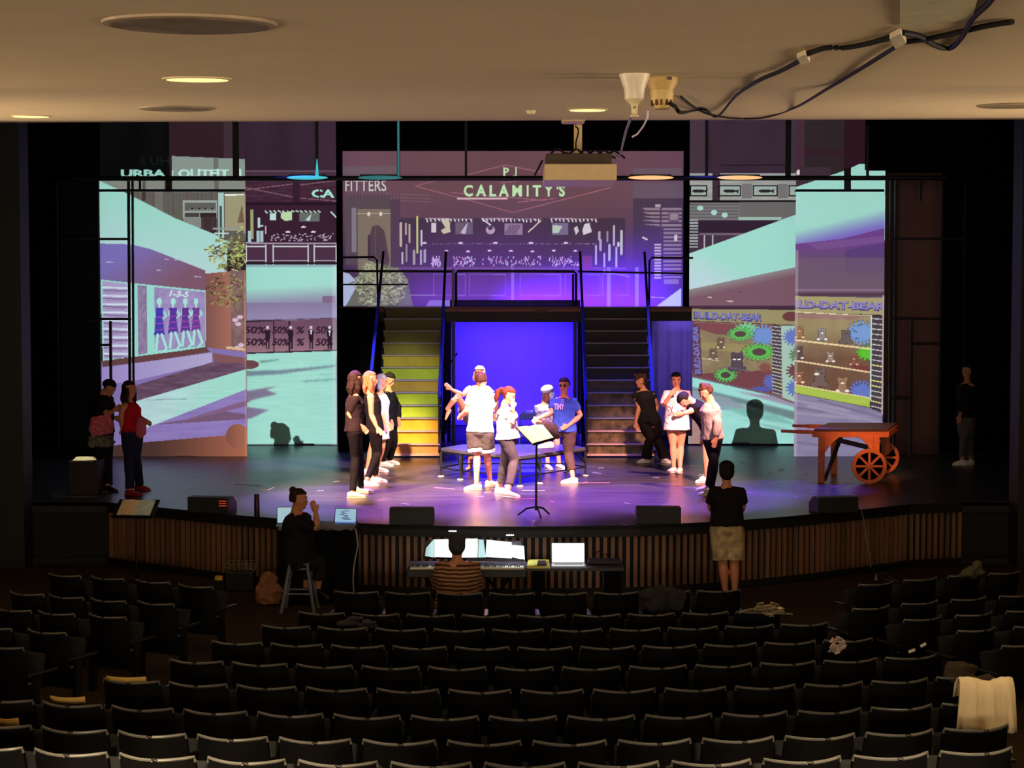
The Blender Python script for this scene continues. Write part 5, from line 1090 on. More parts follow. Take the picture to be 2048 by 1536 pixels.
# 12 bent over
Y = Yf(966); person('person in a black tee with hair hanging, bending forward behind the grey top', Y, (1369, 800), (1381, 801), (1418, 850), 290, {-1: ((1384, 822, -.15), (1366, 827, -.2), (1356, 828, -.2)), 1: ((1386, 820, .15), (1372, 826, .1), (1362, 828, .1))},
    {-1: ((1412, 905, 0), (1406, 966, 285)), 1: ((1420, 905, .1), (1412, 960, 285))}, hair=(HK, 'short'), top=(BLK, .0, .7, .5), bottom=(BLK, .5, .4, 'shorts'), shoes=(SP, .0), hyaw=290, pitch=62)
# 13 grey top with bun
Y = Yf(990); person('person with bun, grey long-sleeved top and black leggings, head bowed', Y, (1412, 785), (1421, 801), (1425, 872), 290, {-1: ((1436, 846, -.2), (1432, 876, -.25), (1428, 892, -.27)), 1: ((1418, 846, .25), (1410, 872, .25), (1405, 884, .22))},
    {-1: ((1428, 925, -.03), (1414, 991, 280)), 1: ((1427, 922, .1), (1408, 983, 280))}, hair=(hairm('mid_brown', (66, 38, 30)), 'bun', .0, .12), top=(cl('grey_jersey', (176, 158, 156), .05), .04, 1.88, .7, 'top'), bottom=(LEG, 1.95, .0, 'leggings'), shoes=(SW, .0), hyaw=285, pitch=30)
# 14, 15 backstage left
Y = Yf(990); t15, d15 = person('person with long brown hair in a red sleeveless top at far left', Y, (259, 779), (257, 802), (264, 862), 70, {-1: ((242, 836, -.15), (244, 856, -.12), (247, 868, -.12)), 1: ((274, 832, .2), (286, 838, .1), (292, 842, .1))},
    {-1: ((258, 915, 0), (268, 992, 75)), 1: ((271, 912, .12), (286, 981, 65))}, skin=SKIN2, hair=(HB, 'long', .22), top=(cl('red', (170, 16, 30), .05), .02, 0, .3, 'sleeveless_top'), bottom=(cl('dark_jeans', (30, 32, 58)), 1.97, .4, 'jeans'), shoes=(SR, .0), hyaw=65)
q = P(281, 852, Y-.1); o_ = MB().loft([q + Vector((0, 0, .12)), q + Vector((.01, 0, .03)), q + Vector((0, 0, -.10)), q + Vector((-.02, 0, -.17))], [.05, .075, .08, .03], [.03, .04, .04, .02], n=12).build('folded_shirt', cl('dusty_pink', (190, 90, 110)), smooth=2)
tag(o_, 'dusty pink garment hanging from the hand of the person in red', 'garment')
Y = Yf(988) + .4; person('stooping dark-haired person in black behind the person in red at the far left', Y, (218, 776), (208, 787), (206, 860), 75, {-1: ((214, 828, -.2), (226, 822, -.1), (234, 816, -.1)), 1: ((218, 826, .2), (228, 836, .2), (236, 836, .2))},
    {-1: ((205, 920, 0), (200, 988, 75)), 1: ((214, 918, .12), (222, 984, 60))}, skin=SKIN2, hair=(HK, 'short'), top=(BLK, .02, .8, .6), bottom=(LEG, 1.95, .5), shoes=(SK, .0), hyaw=70, pitch=35)
q = P(203, 850, Y-.35); b_ = MB(); RB = random.Random(9)
b_.loft([q + Vector((-.02, 0, .13)), q + Vector((0, 0, .04)), q + Vector((0, 0, -.08)), q + Vector((.01, 0, -.14))], [.14, .17, .18, .15], [.05, .06, .07, .05], n=16); o_ = remesh(b_.build('cloth_bundle', cl('mottled_pink', (200, 100, 122), .4), None), .012, .05, .06, 1); tag(o_, 'mottled pink bundle of cloth carried by the stooping person at far left', 'garment')
q = P(203, 884, Y-.33); b_ = MB(); b_.loft([q + Vector((0, 0, .09)), q, q + Vector((0, 0, -.07))], [.17, .2, .16], [.06, .08, .05], n=16); o_ = remesh(b_.build('checked_cloth', cl('checked_grey', (92, 92, 84), .8), None), .012, .06, .07, 1); tag(o_, 'grey checked cloth hanging below the pink bundle at far left', 'garment')
# 19 barely lit helper in the right wing
Y = 27.6; person('barely lit person in dark clothes standing in the right wings', Y, (1935, 742), (1934, 764), (1932, 832), 300, {-1: ((1924, 800, -.1), (1920, 830, -.1), (1918, 842, -.1)), 1: ((1946, 800, 0), (1948, 830, 0), (1948, 842, 0))},
    {-1: ((1928, 880, 0), (1918, 930, 290)), 1: ((1940, 880, .1), (1936, 930, 300))}, skin=SKIN2, hair=(HK, 'short'), top=(BLK, .02, 1.8, .6), bottom=(cl('faint_grey', (90, 84, 84)), 1.9, .4), shoes=(SW, .0), hyaw=290)
# 16 person on the stool with two laptops
Y = 18.35; LAPW, _ = person('person with hair in a bun sitting on a stool at the laptop table', Y, (598, 999), (592, 1022), (598, 1112), 60, {-1: ((634, 1056, -.15), (632, 1026, -.12), (626, 1008, -.1)), 1: ((570, 1064, .2), (586, 1062, .35), (600, 1056, .4))},
    {-1: ((640, 1126, .15), ('air', 636, 1176, .2, 60, 10)), 1: ((618, 1124, .35), ('air', 612, 1174, .4, 60, 10))}, skin=SKIN2, hair=(hairm('dark', (40, 28, 24)), 'bun', -.075, .11), top=(BLK, .06, .9, 1.1, 'sweater'), bottom=(cl('black_patterned', (30, 27, 27), .7), 1.6, 1.0, 'loose_trousers'), shoes=(SK, .0), hyaw=75, floor=0, w=1.1)
# 17 keyboard player
Y = 17.0; STR = mat('striped', (170, 110, 60), .85)
nt = STR.node_tree; wv = nt.nodes.new('ShaderNodeTexWave'); wv.bands_direction = 'Z'; wv.inputs['Scale'].default_value = 7.5; wv.inputs['Distortion'].default_value = 1.6; wv.inputs['Detail'].default_value = 1
tcn = [n for n in nt.nodes if n.type == 'TEX_COORD'][0]; nt.links.new(tcn.outputs['Object'], wv.inputs['Vector'])
cr = nt.nodes.new('ShaderNodeValToRGB'); cr.color_ramp.elements[0].position = .38; cr.color_ramp.elements[1].position = .5; cr.color_ramp.elements[0].color = (*lin((46, 26, 20)), 1); cr.color_ramp.elements[1].color = (*lin((158, 112, 76)), 1)
nt.links.new(wv.outputs['Color'], cr.inputs['Fac']); nt.links.new(cr.outputs['Color'], nt.nodes['Principled BSDF'].inputs['Base Color'])
person('keyboard player in a brown striped sweater and dark beanie, back turned', Y, (914, 1094), (914, 1120), (916, 1212), 180, {1: ((878, 1172, .12), (886, 1150, .45), (890, 1138, .62)), -1: ((954, 1172, .12), (946, 1150, .45), (942, 1138, .62))},
    {1: ((900, 1222, .42), ('air', 900, 1290, .45, 180, 0)), -1: ((930, 1222, .42), ('air', 930, 1290, .45, 180, 0))}, skin=SKIN2, hair=(mat('knit_grey', (46, 48, 46), .95, var=.3, scale=60, bump=.5), 'cap', 'beanie'), top=(STR, .0, 1.8, 1.5, 'striped_sweater'), bottom=(BLK, 1.9, .5), shoes=(SK, .0), floor=0, w=1.2)
# 18 man at the stage edge
Y = Yf(1198, 1460, 0); PAT = mat('patterned_shorts', (170, 150, 112), .85, var=.55, scale=9, bump=.2)
MAN, _ = person('person in black tee and patterned beige shorts standing at the stage edge', Y, (1453, 946), (1453, 970), (1454, 1056), 180, {1: ((1421, 1012, .05), (1430, 1030, .28), (1440, 1034, .33)), -1: ((1486, 1012, .05), (1478, 1030, .28), (1468, 1034, .33))},
    {1: ((1446, 1130, 0), (1448, 1199, 190)), -1: ((1469, 1130, 0), (1470, 1199, 170))}, skin=SKIN2, hair=(HK, 'cap'), top=(BLK, -.03, .8, 1.0, 'tee'), bottom=(PAT, .84, .85, 'shorts'), shoes=(SK, .0), floor=0, w=1.06)
# light linking limits the beam to the side cloths; only linked people shadow it
rc = bpy.data.collections.new('beam_receivers'); bc_ = bpy.data.collections.new('beam_blockers')
for o in SIDE_CLOTHS: rc.objects.link(o)
for p_ in (LAPW, MAN, P1):
    for o in p_.children_recursive: bc_.objects.link(o)
BEAM.light_linking.receiver_collection = rc; BEAM.light_linking.blocker_collection = bc_
# ---------------------------------------------------------------- auditorium seats
SHELL = mat('black_seat_shell', (7, 6, 6), .6, spec=.16, bump=.1, scale=90); RIMM = mat('glint_seat_rim', (86, 83, 76), .38, spec=.5); PADM = mat('black_seat_fabric', (6, 6, 7), .9)  # lighter rim tone stands in for the glint along the shell edge
ARMM = mat('black_armrest', (18, 18, 20), .35); BOLT = mat('bright_bolt', (190, 190, 186), .25, metal=.9)
def backpt(u, v):                       # u -1..1 across, v 0..1 up; the shell bulges towards the rows behind
    hw = .232 - .018*v
    return Vector((u*hw, -.085*(1-u*u) - .09*v + .02,   .36 + .44*v + (.006*u*u if v > .95 else 0)))
def seat_proto(both):
    t = thing('auditorium_seat', '', 'seat', (0, 0, 0))
    b = MB(); nu, nv = 12, 7; th = .028
    for side in (0, 1):
        for j in range(nv+1):
            for i in range(nu+1):
                p = backpt(-1 + 2*i/nu, j/nv); p.y += th*side; b.v.append(tuple(p))
    N = (nu+1)*(nv+1)
    for j in range(nv):
        for i in range(nu):
            a = j*(nu+1)+i; b.f.append((a, a+1, a+nu+2, a+nu+1)); b.f.append((N+a, N+a+nu+1, N+a+nu+2, N+a+1))
    for i in range(nu):
        b.f.append((i, N+i, N+i+1, i+1)); a = nv*(nu+1)+i; b.f.append((a, a+1, N+a+1, N+a))
    for j in range(nv):
        a = j*(nu+1); b.f.append((a, a+nu+1, N+a+nu+1, N+a)); a += nu; b.f.append((a, N+a, N+a+nu+1, a+nu+1))
    b.build('backrest', SHELL, t, smooth=True)
    pts = [backpt(-1, .96) + Vector((0, .004, 0))] + [backpt(u, 1) + Vector((0, .004, .010)) for u in np.linspace(-.98, .98, 13)] + [backpt(1, .96) + Vector((0, .004, 0))]
    MB().tube(pts, .0095, 7).build('back_rim', RIMM, t, smooth=True)
    MB().box((0, .13, .55), (.42, .07, .36), rx=radians(-14)).build('seat_pan', PADM, t, bevel=.02)
    for sx in ((-1, 1) if both else (-1,)):
        MB().box((.252*sx, .10, .585), (.045, .34, .025)).build('armrest', ARMM, t, bevel=.008)
        MB().bar((.252*sx, .02, 0), (.252*sx, .02, .57), .035, .08).build('standard', ARMM, t)
        MB().lathe((.252*sx, -.045, .52), [(.001, -.01), (.012, -.01), (.012, .01), (.001, .012)], 8, Matrix.Rotation(pi/2, 3, 'X')).build('bolt', BOLT, t)
    MB().box((0, .02, .34), (.46, .03, .05)).build('crossbar', ARMM, t)
    return t
pr1 = seat_proto(False); pr2 = seat_proto(True)
used = {1: False, 2: False}
def put_seat(x, y, z, rz, last, label, group):
    k = 2 if last else 1; p = pr2 if last else pr1
    if not used[k]:
        used[k] = True; p.location = (x, y, z); p.rotation_euler = (0, 0, rz); p['label'] = label; p['group'] = group; return p
    return clone(p, (x, y, z), rz, label, group)
ORD = ['first', 'second', 'third', 'fourth', 'fifth', 'sixth', 'seventh', 'eighth', 'ninth', 'tenth', 'eleventh', 'twelfth', 'thirteenth', 'fourteenth']
ROWS = [('row nearest the stage', 15.2, 2.694, 761, 1, 7), ('second row', 14.36, 2.745, 1027, 4, 5), ('third row', 13.51, 2.706, 1095, 5, 5), ('fourth row', 12.67, 2.68, 1027, 5, 6), ('fifth row', 11.82, 2.652, 981, 5, 7),
        ('sixth row', 10.98, 2.622, 1032, 6, 7), ('seventh row', 10.13, 2.59, 967, 7, 7), ('eighth row', 9.29, 2.522, 1054, 7, 6), ('row nearest the camera', 8.44, 2.41, 955, 6, 6)]
nm_rows = []
R0 = 12.5
for (rn, d, drop, jx, nl, nr) in ROWS:
    zr = CAMZ - drop - .031; zf = zr - .80; xj = (jx-1024)/F*d; xs_ = [xj + .5*(i+.5) for i in range(-nl, nr)]
    n = len(xs_)
    for i, x in enumerate(xs_):
        a = x / R0; X = R0*sin(a); Yy = d + .1 + R0*(1-cos(a)); rz = a      # seats turn towards the stage centre
        if i < n/2: lab = 'black centre seat, %s from left end of %s' % (ORD[i], rn)
        else: lab = 'black centre seat, %s from right end of %s' % (ORD[n-1-i], rn)
        put_seat(X, Yy, zf, rz, i == n-1, lab, 'centre block seats')
        # a step of floor under every row
    b = MB(); ptsf = [(R0*sin(a), d + R0*(1-cos(a))) for a in np.linspace(-.36, .36, 19)]
    for (x, y) in ptsf: b.v += [(x, y-.46, zf), (x, y+.40, zf), (x, y+.40, -.02), (x, y-.46, -.02)]
    for i in range(18):
        a = i*4; b.f += [(a, a+4, a+5, a+1), (a+1, a+5, a+6, a+2), (a, a+3, a+7, a+4)]
    if zf > .02: struct(b.build('floor_step', CARPET))
sideR = {-1: [[(395, 1171), (309, 1162), (218, 1155), (132, 1149)], [(315, 1205), (219, 1199), (135, 1192), (56, 1186)], [(218, 1231), (116, 1225), (30, 1218)], [(97, 1262), (-12, 1254)], [(10, 1292), (-108, 1284)]],
         1: [[(1748, 1166), (1838, 1157), (1926, 1149), (2006, 1144)], [(1738, 1214), (1836, 1204), (1934, 1196), (2030, 1189)], [(1842, 1236), (1945, 1227), (2045, 1219)], [(1950, 1258), (2062, 1250)], [(2040, 1288), (2160, 1282)]]}
for sd, rows in sideR.items():
    blk = 'left' if sd < 0 else 'right'
    for r, row in enumerate(rows):
        for i, (px, py) in enumerate(row):
            dr = 2.72; Yd = dr*F/(py-620); q = P(px, py, Yd)
            put_seat(q.x, q.y + .12, q.z - .825, radians(27*sd), i == (0 if sd < 0 else 0), 'black seat of the %s block, %s row from the stage, %s from the aisle' % (blk, ORD[r], ORD[i]), blk + ' block seats')
# ---------------------------------------------------------------- things on and among the seats
YEL = mat('yellow_paper_strip', (206, 168, 84), .8)
for (x0, x1, y, lb) in ((212, 292, 1357, 'highest of the three yellow paper strips on the seat backs at lower left'), (100, 170, 1397, 'middle one of the three yellow paper strips on the seat backs at lower left'), (-10, 37, 1440, 'lowest of the three yellow paper strips, at the left frame edge')):
    d = 2.60*F/(y-620); a, c_ = P(x0, y, d), P(x1, y+2, d); b = MB()
    for i in range(9):
        u = i/8; p = a.lerp(c_, u); p.y -= .045*(1-(2*u-1)**2); b.v += [tuple(p + Vector((0, .0, .020))), tuple(p + Vector((0, .02, -.03)))]
    for i in range(8): b.f.append((2*i, 2*i+2, 2*i+3, 2*i+1))
    o = b.build('paper_strip', YEL, smooth=2); s_ = o.modifiers.new('t', 'SOLIDIFY'); s_.thickness = .003; tag(o, lb, 'paper strip', 'yellow paper strips')
# white jacket over a seat back at right
b = MB(); d = 10.35; k = F/d; n = 22; m_ = 12
xs_ = np.linspace(1918, 2026, n); RJ = random.Random(4)
prof = [(.12, -.10), (.10, .0), (.04, .045), (0, .05), (-.03, .02), (-.05, -.05), (-.055, -.12), (-.06, -.19), (-.06, -.25), (-.06, -.30)]
for (dy, dz) in prof:
    for i, px in enumerate(xs_):
        q = P(px, 1372, d); u = i/(n-1); fold = .018*sin(u*19+.7)*(.3+abs(dz)*3.5) + .01*sin(u*41)
        b.v.append((q.x + dz*.12*(u-.5)*-1, q.y + dy + fold - .02*(1-(2*u-1)**2), q.z + dz + .012*sin(u*9)))
for j in range(len(prof)-1):
    for i in range(n-1): b.f.append((j*n+i, j*n+i+1, (j+1)*n+i+1, (j+1)*n+i))
o = b.build('jacket', mat('cream_cloth', (236, 214, 168), .85, var=.04), smooth=2); s_ = o.modifiers.new('t', 'SOLIDIFY'); s_.thickness = .012; tag(o, 'cream jacket draped over a seat back at the right', 'jacket')
def crumple(px, py, d, r, m_, nm, lb, cat, seed=1, flat=.6):
    q = P(px, py, d); RC = random.Random(seed); b = MB()
    for i in range(7): b.ell(q + Vector((RC.uniform(-r, r), RC.uniform(-r, r)*.5, RC.uniform(-r, r)*flat)), (r*RC.uniform(.4, .8), r*RC.uniform(.3, .6), r*flat*RC.uniform(.4, .9)), None, 8, 6)
    o = remesh(b.build(nm, m_), max(.006, r*.09), r*.4, r*.7, 1); return tag(o, lb, cat)
def tangle(px, py, d, rx, rz, m_, nm, lb, cat, seed, n=16, r=.006):
    q = P(px, py, d); RC = random.Random(seed); b = MB()
    for i in range(n):
        p_ = q + Vector((RC.uniform(-rx, rx), RC.uniform(-.05, .05), RC.uniform(-rz, rz))); pts = [p_]
        for j in range(3): pts.append(pts[-1] + Vector((RC.uniform(-.6, .6)*rx, RC.uniform(-.03, .03), RC.uniform(-.6, .6)*rz)))
        b.loft(pts, [r*RC.uniform(.5, 1.4) for _ in pts], [r*3*RC.uniform(.6, 1.5) for _ in pts], (0, .7, .7), 6)
    return tag(b.build(nm, m_), lb, cat)
tangle(1676, 1290, 12.6, .045, .05, mat('clear_plastic', (214, 190, 176), .2, spec=.8), 'plastic_wrap', 'crumpled clear plastic between two seat backs at right', 'wrapper', 2)
tangle(1536, 1219, 14.3, .13, .035, mat('shiny_bag', (176, 160, 124), .2, metal=.3), 'plastic_bag', 'shiny crumpled bag at the right end of the second row from the stage', 'bag', 5, 22, .005)
crumple(1950, 1140, 16.4, .12, mat('olive_cloth', (74, 72, 52), .9), 'cloth_bag', 'dim olive bag behind the seats at the far right', 'bag', 7, .5)
crumple(712, 1245, 14.0, .12, mat('dark_grey_cloth', (44, 42, 44), .9), 'scarf', 'dark grey garment lying over seats left of centre', 'garment', 8, .35)
crumple(1325, 1196, 15.1, .16, mat('black_coat', (26, 25, 27), .9), 'coat', 'dark coat hung over a seat of the row nearest the stage', 'coat', 9, .8)
crumple(1945, 1345, 11.4, .14, mat('olive_pack', (60, 50, 34), .9), 'backpack', 'dark olive pack beside the cream jacket', 'bag', 12, .5)
for i, (x0, y0, x1, y1) in enumerate(((1817, 1304, 1830, 1299), (1841, 1293, 1852, 1287))):
    tag(MB().bar(P(x0, y0, 12.4), P(x1, y1, 12.4), .012, .02).build('highlighter_pen', mat('pale_plastic', (220, 214, 190), .4)), ('lower' if i == 0 else 'upper') + ' pale pen lying on dark cloth at right', 'pen')
# ---------------------------------------------------------------- orchestra pit: keyboard, table, laptop table, stool
Yk = 17.85; kz = P(935, 1132, Yk).z; kx0, kx1 = P(818, 1130, Yk).x, P(1051, 1130, Yk).x
t = thing('digital_piano', 'digital piano with white keys in front of the keyboard player', 'keyboard', ((kx0+kx1)/2, Yk, 0))
PB = mat('black_piano_case', (20, 20, 24), .35)
MB().box(((kx0+kx1)/2, Yk, kz-.06), (kx1-kx0+.03, .34, .09)).build('case', PB, t, bevel=.008)
MB().box(((kx0+kx1)/2, Yk+.12, kz+.005), (kx1-kx0, .1, .05)).build('control_panel', mat('grey_panel', (66, 62, 84), .4), t)
wk = mat('white_key', (232, 226, 206), .3); bk = mat('black_key', (12, 12, 14), .3); nw = 52; kw = (kx1-kx0-.04)/nw; wme = bme = None
for i in range(nw):
    x = kx0+.02+kw*(i+.5)
    if wme is None:
        o = MB().box(t.location, (kw*.92, .15, .018)).build('white_key', wk, t); wme = o.data
    else: o = bpy.data.objects.new('white_key', wme); COL.objects.link(o); o.parent = t
    o.location = (x - t.location.x, -.08, kz-.005)
    if i % 7 in (0, 2, 3, 5, 6) and i < nw-1:
        if bme is None: o = MB().box(t.location, (kw*.55, .09, .02)).build('black_key', bk, t); bme = o.data
        else: o = bpy.data.objects.new('black_key', bme); COL.objects.link(o); o.parent = t
        o.location = (x + kw/2 - t.location.x, -.045, kz+.012)
for sx in (-1, 1):
    cx = (kx0+kx1)/2 + sx*.42
    MB().bar((cx-.25*sx, Yk-.12, .03), (cx+.05*sx, Yk, kz-.12), .03).build('stand_leg', BLKMET, t); MB().bar((cx+.1*sx, Yk+.12, .03), (cx-.2*sx, Yk, kz-.12), .03).build('stand_leg', BLKMET, t)
ms = thing('music_desk', 'black music desk on the digital piano holding sheets', 'music stand', ((kx0+kx1)/2, Yk+.17, kz+.02))
MB().prism([P(845, 1118, Yk+.16), P(1048, 1118, Yk+.16), P(1042, 1082, Yk+.26), P(850, 1082, Yk+.26)], (0, .01, 0)).build('desk', PB, ms)
MB().bar(P(935, 1119, Yk+.12), P(1048, 1121, Yk+.12), .02, .03).build('ledge', PB, ms)
sheet = mat('white_sheet', (236, 240, 236), .8, var=.02); sheetb = mat('blue_white_sheet', (176, 206, 208), .8, var=.04)
def sheet_(lb, pts, m_, dy):
    b = MB().prism([P(x, y, Yk + .13 + (1118-y)*.0027 - dy) for x, y in pts], (0, .003, 0)); return tag(b.build('sheet_music', m_, bevel=0), lb, 'sheet music', 'sheets on the piano desk')
sheet_('bluish sheet at the left end of the piano desk', [(850, 1112), (872, 1116), (872, 1080), (868, 1078), (852, 1096)], sheetb, .01)
sheet_('large white sheet left of the beanie on the piano desk', [(869, 1114), (914, 1115), (914, 1078), (869, 1079)], sheet, .02)
sheet_('large white sheet right of the beanie on the piano desk', [(914, 1115), (955, 1115), (956, 1077), (914, 1078)], sheet, .025)
sheet_('narrow bluish sheet between the white sheets on the piano desk', [(955, 1115), (972, 1115), (967, 1080), (955, 1078)], sheetb, .015)
sheet_('wide white sheet on the right half of the piano desk', [(971, 1114), (1024, 1117), (1023, 1085), (973, 1079)], mat('white_sheet_b', (220, 232, 228), .8), .02)
sheet_('small greyish sheet at the right end of the piano desk', [(1024, 1114), (1050, 1121), (1048, 1092), (1024, 1090)], mat('grey_sheet', (170, 186, 168), .8), .012)
for x, y0 in ((905, 1062), (1020, 1070)):
    t2 = thing('clip_lamp', 'small clip lamp above the %s sheets on the piano desk' % ('left' if x < 950 else 'right'), 'lamp', P(x, 1080, Yk+.2))
    MB().tube([P(x+8, 1084, Yk+.24), P(x+6, 1064, Yk+.2), P(x, y0-1, Yk+.02)], .005, 6).build('neck', BLKMET, t2)
    MB().box(P(x, y0, Yk), (.09, .03, .014)).build('lamp_head', BLKMET, t2)
    l = bpy.data.lights.new('clip_lamp_light', 'AREA'); l.energy = 2.6; l.color = (.86, .97, 1.); l.shape = 'RECTANGLE'; l.size = .1; l.size_y = .03; l.spread = radians(130)
    lo = bpy.data.objects.new('clip_lamp_light', l); COL.objects.link(lo); lo.location = P(x, y0+1, Yk-.03) - Vector((0, .06, .0)); aim(lo, P(x+(10 if x > 950 else 5), 1104, Yk+.17))
Yt = 17.75; t = thing('side_table', 'long dark table to the right of the digital piano', 'table', (P(1150, 0, Yt).x, Yt, 0))
ta, tb_ = P(1050, 1131, Yt), P(1246, 1131, Yt); TM = mat('grey_table_top', (44, 40, 50), .5)
MB().box(((ta.x+tb_.x)/2, Yt+.05, ta.z-.02), (tb_.x-ta.x, .42, .03)).build('table_top', TM, t)
for x0, x1 in ((1066, 1090), (1209, 1242)):
    a, c_ = P(x0, 1140, Yt), P(x1, 1140, Yt); MB().box(((a.x+c_.x)/2, Yt, ta.z/2-.02), (c_.x-a.x, .3, ta.z-.04)).build('end_panel', BLACK, t)
zt = ta.z - .005
def flat(nm, lb, cat, x0, x1, y0, y1, m_, th=.012):
    a, c_, e, g_ = [G(x, y, zt) for x, y in ((x0, y1), (x1, y1), (x1-2, y0), (x0+2, y0))]
    return tag(MB().prism([a, c_, e, g_], (0, 0, th)).build(nm, m_), lb, cat)
flat('legal_pad', 'yellow notepad on the table beside the piano keys', 'notepad', 1054, 1100, 1121, 1137, mat('yellow_pad', (222, 214, 110), .8))
flat('wallet', 'small black wallet lying on the yellow notepad', 'wallet', 1074, 1093, 1126, 1134, mat('black_leather', (14, 13, 14), .5), .03)
def laptop(lb, px, py, Y, wd, hd, yaw, tilt, scr, glow, base_m, z, picture=False):
    loc = Vector((P(px, py, Y).x, Y, z)); t = thing('laptop', lb, 'laptop', loc); R_ = Matrix.Rotation(yaw, 3, 'Z'); RT_ = R_ @ Matrix.Rotation(-tilt, 3, 'X')
    def q(x, y, z_): return loc + R_ @ Vector((x, y, z_))
    def s2(x, z_, y=0): return loc + R_ @ Vector((0, .11, .012)) + RT_ @ Vector((x, y, z_))
    MB().prism([q(-wd/2, -.11, 0), q(wd/2, -.11, 0), q(wd/2, .11, 0), q(-wd/2, .11, 0)], (0, 0, .014)).build('base', base_m, t)
    MB().prism([q(-wd*.42, -.02, .0145), q(wd*.42, -.02, .0145), q(wd*.42, .09, .0145), q(-wd*.42, .09, .0145)], (0, 0, .001)).build('keys', mat('laptop_keys', (40, 42, 52), .5), t)
    MB().prism([s2(-wd/2, 0), s2(wd/2, 0), s2(wd/2, hd), s2(-wd/2, hd)], RT_ @ Vector((0, .008, 0))).build('lid', mat('dark_lid', (16, 18, 34), .4), t)
    sc = MB().add([s2(-wd*.47, .01, -.002), s2(wd*.47, .01, -.002), s2(wd*.47, hd*.96, -.002), s2(-wd*.47, hd*.96, -.002)], [(0, 1, 2, 3)]).build('screen', mat('screen_%s' % scr[0], scr[1], .3, var=.01, emit=scr[1], es=scr[2]), t)
    if picture:
        for i in range(8):
            x = RT.uniform(-.3, .1)*wd; w_ = RT.uniform(.15, .5)*wd; h_ = hd*(.28 + i*.075)
            MB().add([s2(x, h_, -.004), s2(min(x+w_, wd*.4), h_, -.004), s2(min(x+w_, wd*.4), h_+.008, -.004), s2(x, h_+.008, -.004)], [(0, 1, 2, 3)]).build('screen_line', mat('screen_dark_line', (50, 60, 80), .4, emit=(40, 48, 70), es=.5), t)
        MB().add([s2(-wd*.47, .012, -.004), s2(wd*.47, .012, -.004), s2(wd*.47, .026, -.004), s2(-wd*.47, .026, -.004)], [(0, 1, 2, 3)]).build('taskbar', mat('screen_taskbar', (60, 110, 180), .4, emit=(60, 110, 190), es=.8), t)
    return t
laptop('open laptop with a glowing white screen on the table beside the piano', 1137, 1130, Yt, .385, .235, 0, radians(-14)*-1, ('white', (250, 253, 255), 3.0), 0, mat('silver_laptop', (150, 156, 176), .4, metal=.4), zt)
q = G(1208, 1128, zt); b = MB().box(q + Vector((0, 0, .03)), (.38, .16, .05)); tag(b.build('equipment_case', mat('dark_case', (24, 22, 34), .6), bevel=.01), 'low dark equipment case on the table right of the glowing laptop', 'case')
MB_ = MB().tube([G(1188, 1122, zt) + Vector((0, 0, .06)), G(1196, 1118, zt) + Vector((0, 0, .09)), G(1215, 1121, zt) + Vector((0, 0, .06))], .008, 6); tag(MB_.build('coiled_cable', BLKMET), 'short black cable on the dark equipment case', 'cable')
# laptop table, draped black
Yl = 18.95; zt2 = P(630, 1052, Yl).z
t = thing('draped_table', 'table draped in black cloth under the two laptops at left', 'table', (P(630, 0, Yl).x, Yl, 0))
a, c_ = P(556, 1052, Yl-.2), P(706, 1052, Yl-.2)
MB().box(((a.x+c_.x)/2, Yl+.1, zt2-.012), (c_.x-a.x, .62, .024)).build('table_top', mat('grey_worktop', (88, 84, 92), .5), t)
b = MB(); n = 60
for i in range(n+1):
    u = i/n
    for z in (zt2-.012, .02): b.v.append((a.x + (c_.x-a.x)*u, Yl-.21+.02*sin(u*40)*(1 if z < .5 else .2), z))
for i in range(n): b.f.append((2*i, 2*i+2, 2*i+3, 2*i+1))
b.box((a.x, Yl+.08, zt2/2), (.02, .56, zt2-.04)); b.box((c_.x, Yl+.08, zt2/2), (.02, .56, zt2-.04)); b.build('cloth_skirt', BLACK, t)
laptop('open laptop with text on its screen at the right end of the black draped table', 686, 1045, Yl-.02, .27, .19, radians(-8), radians(12), ('page', (146, 186, 214), .8), 0, mat('grey_laptop_base', (120, 112, 120), .5), zt2, True)
laptop('open laptop with a pale blue screen half hidden behind the person on the stool', 574, 1048, Yl+.03, .25, .20, radians(6), radians(10), ('blue', (150, 190, 206), .8), 0, mat('grey_laptop_base', (120, 112, 120), .5), zt2)
tag(MB().prism([G(640, 1054, zt2), G(678, 1062, zt2), G(702, 1054, zt2), G(664, 1048, zt2)], (0, 0, .02)).build('script_binder', mat('pale_paper_stack', (150, 136, 140), .8)), 'stack of papers on the draped table before the right laptop', 'papers')
q = G(514, 1034, SZ); t = thing('water_bottle', 'tall dark purple water bottle standing on the stage edge', 'bottle', q)
MB().lathe(q, [(.001, 0), (.034, 0), (.036, .01), (.036, .22), (.03, .235)], 20).build('body', mat('plum_metal', (60, 30, 52), .35, metal=.5), t, smooth=True); MB().lathe(q + Vector((0, 0, .236)), [(.001, 0), (.033, 0), (.033, .05), (.028, .056), (.001, .056)], 20).build('lid', mat('dark_lid_plastic', (34, 20, 30), .5), t, smooth=True)
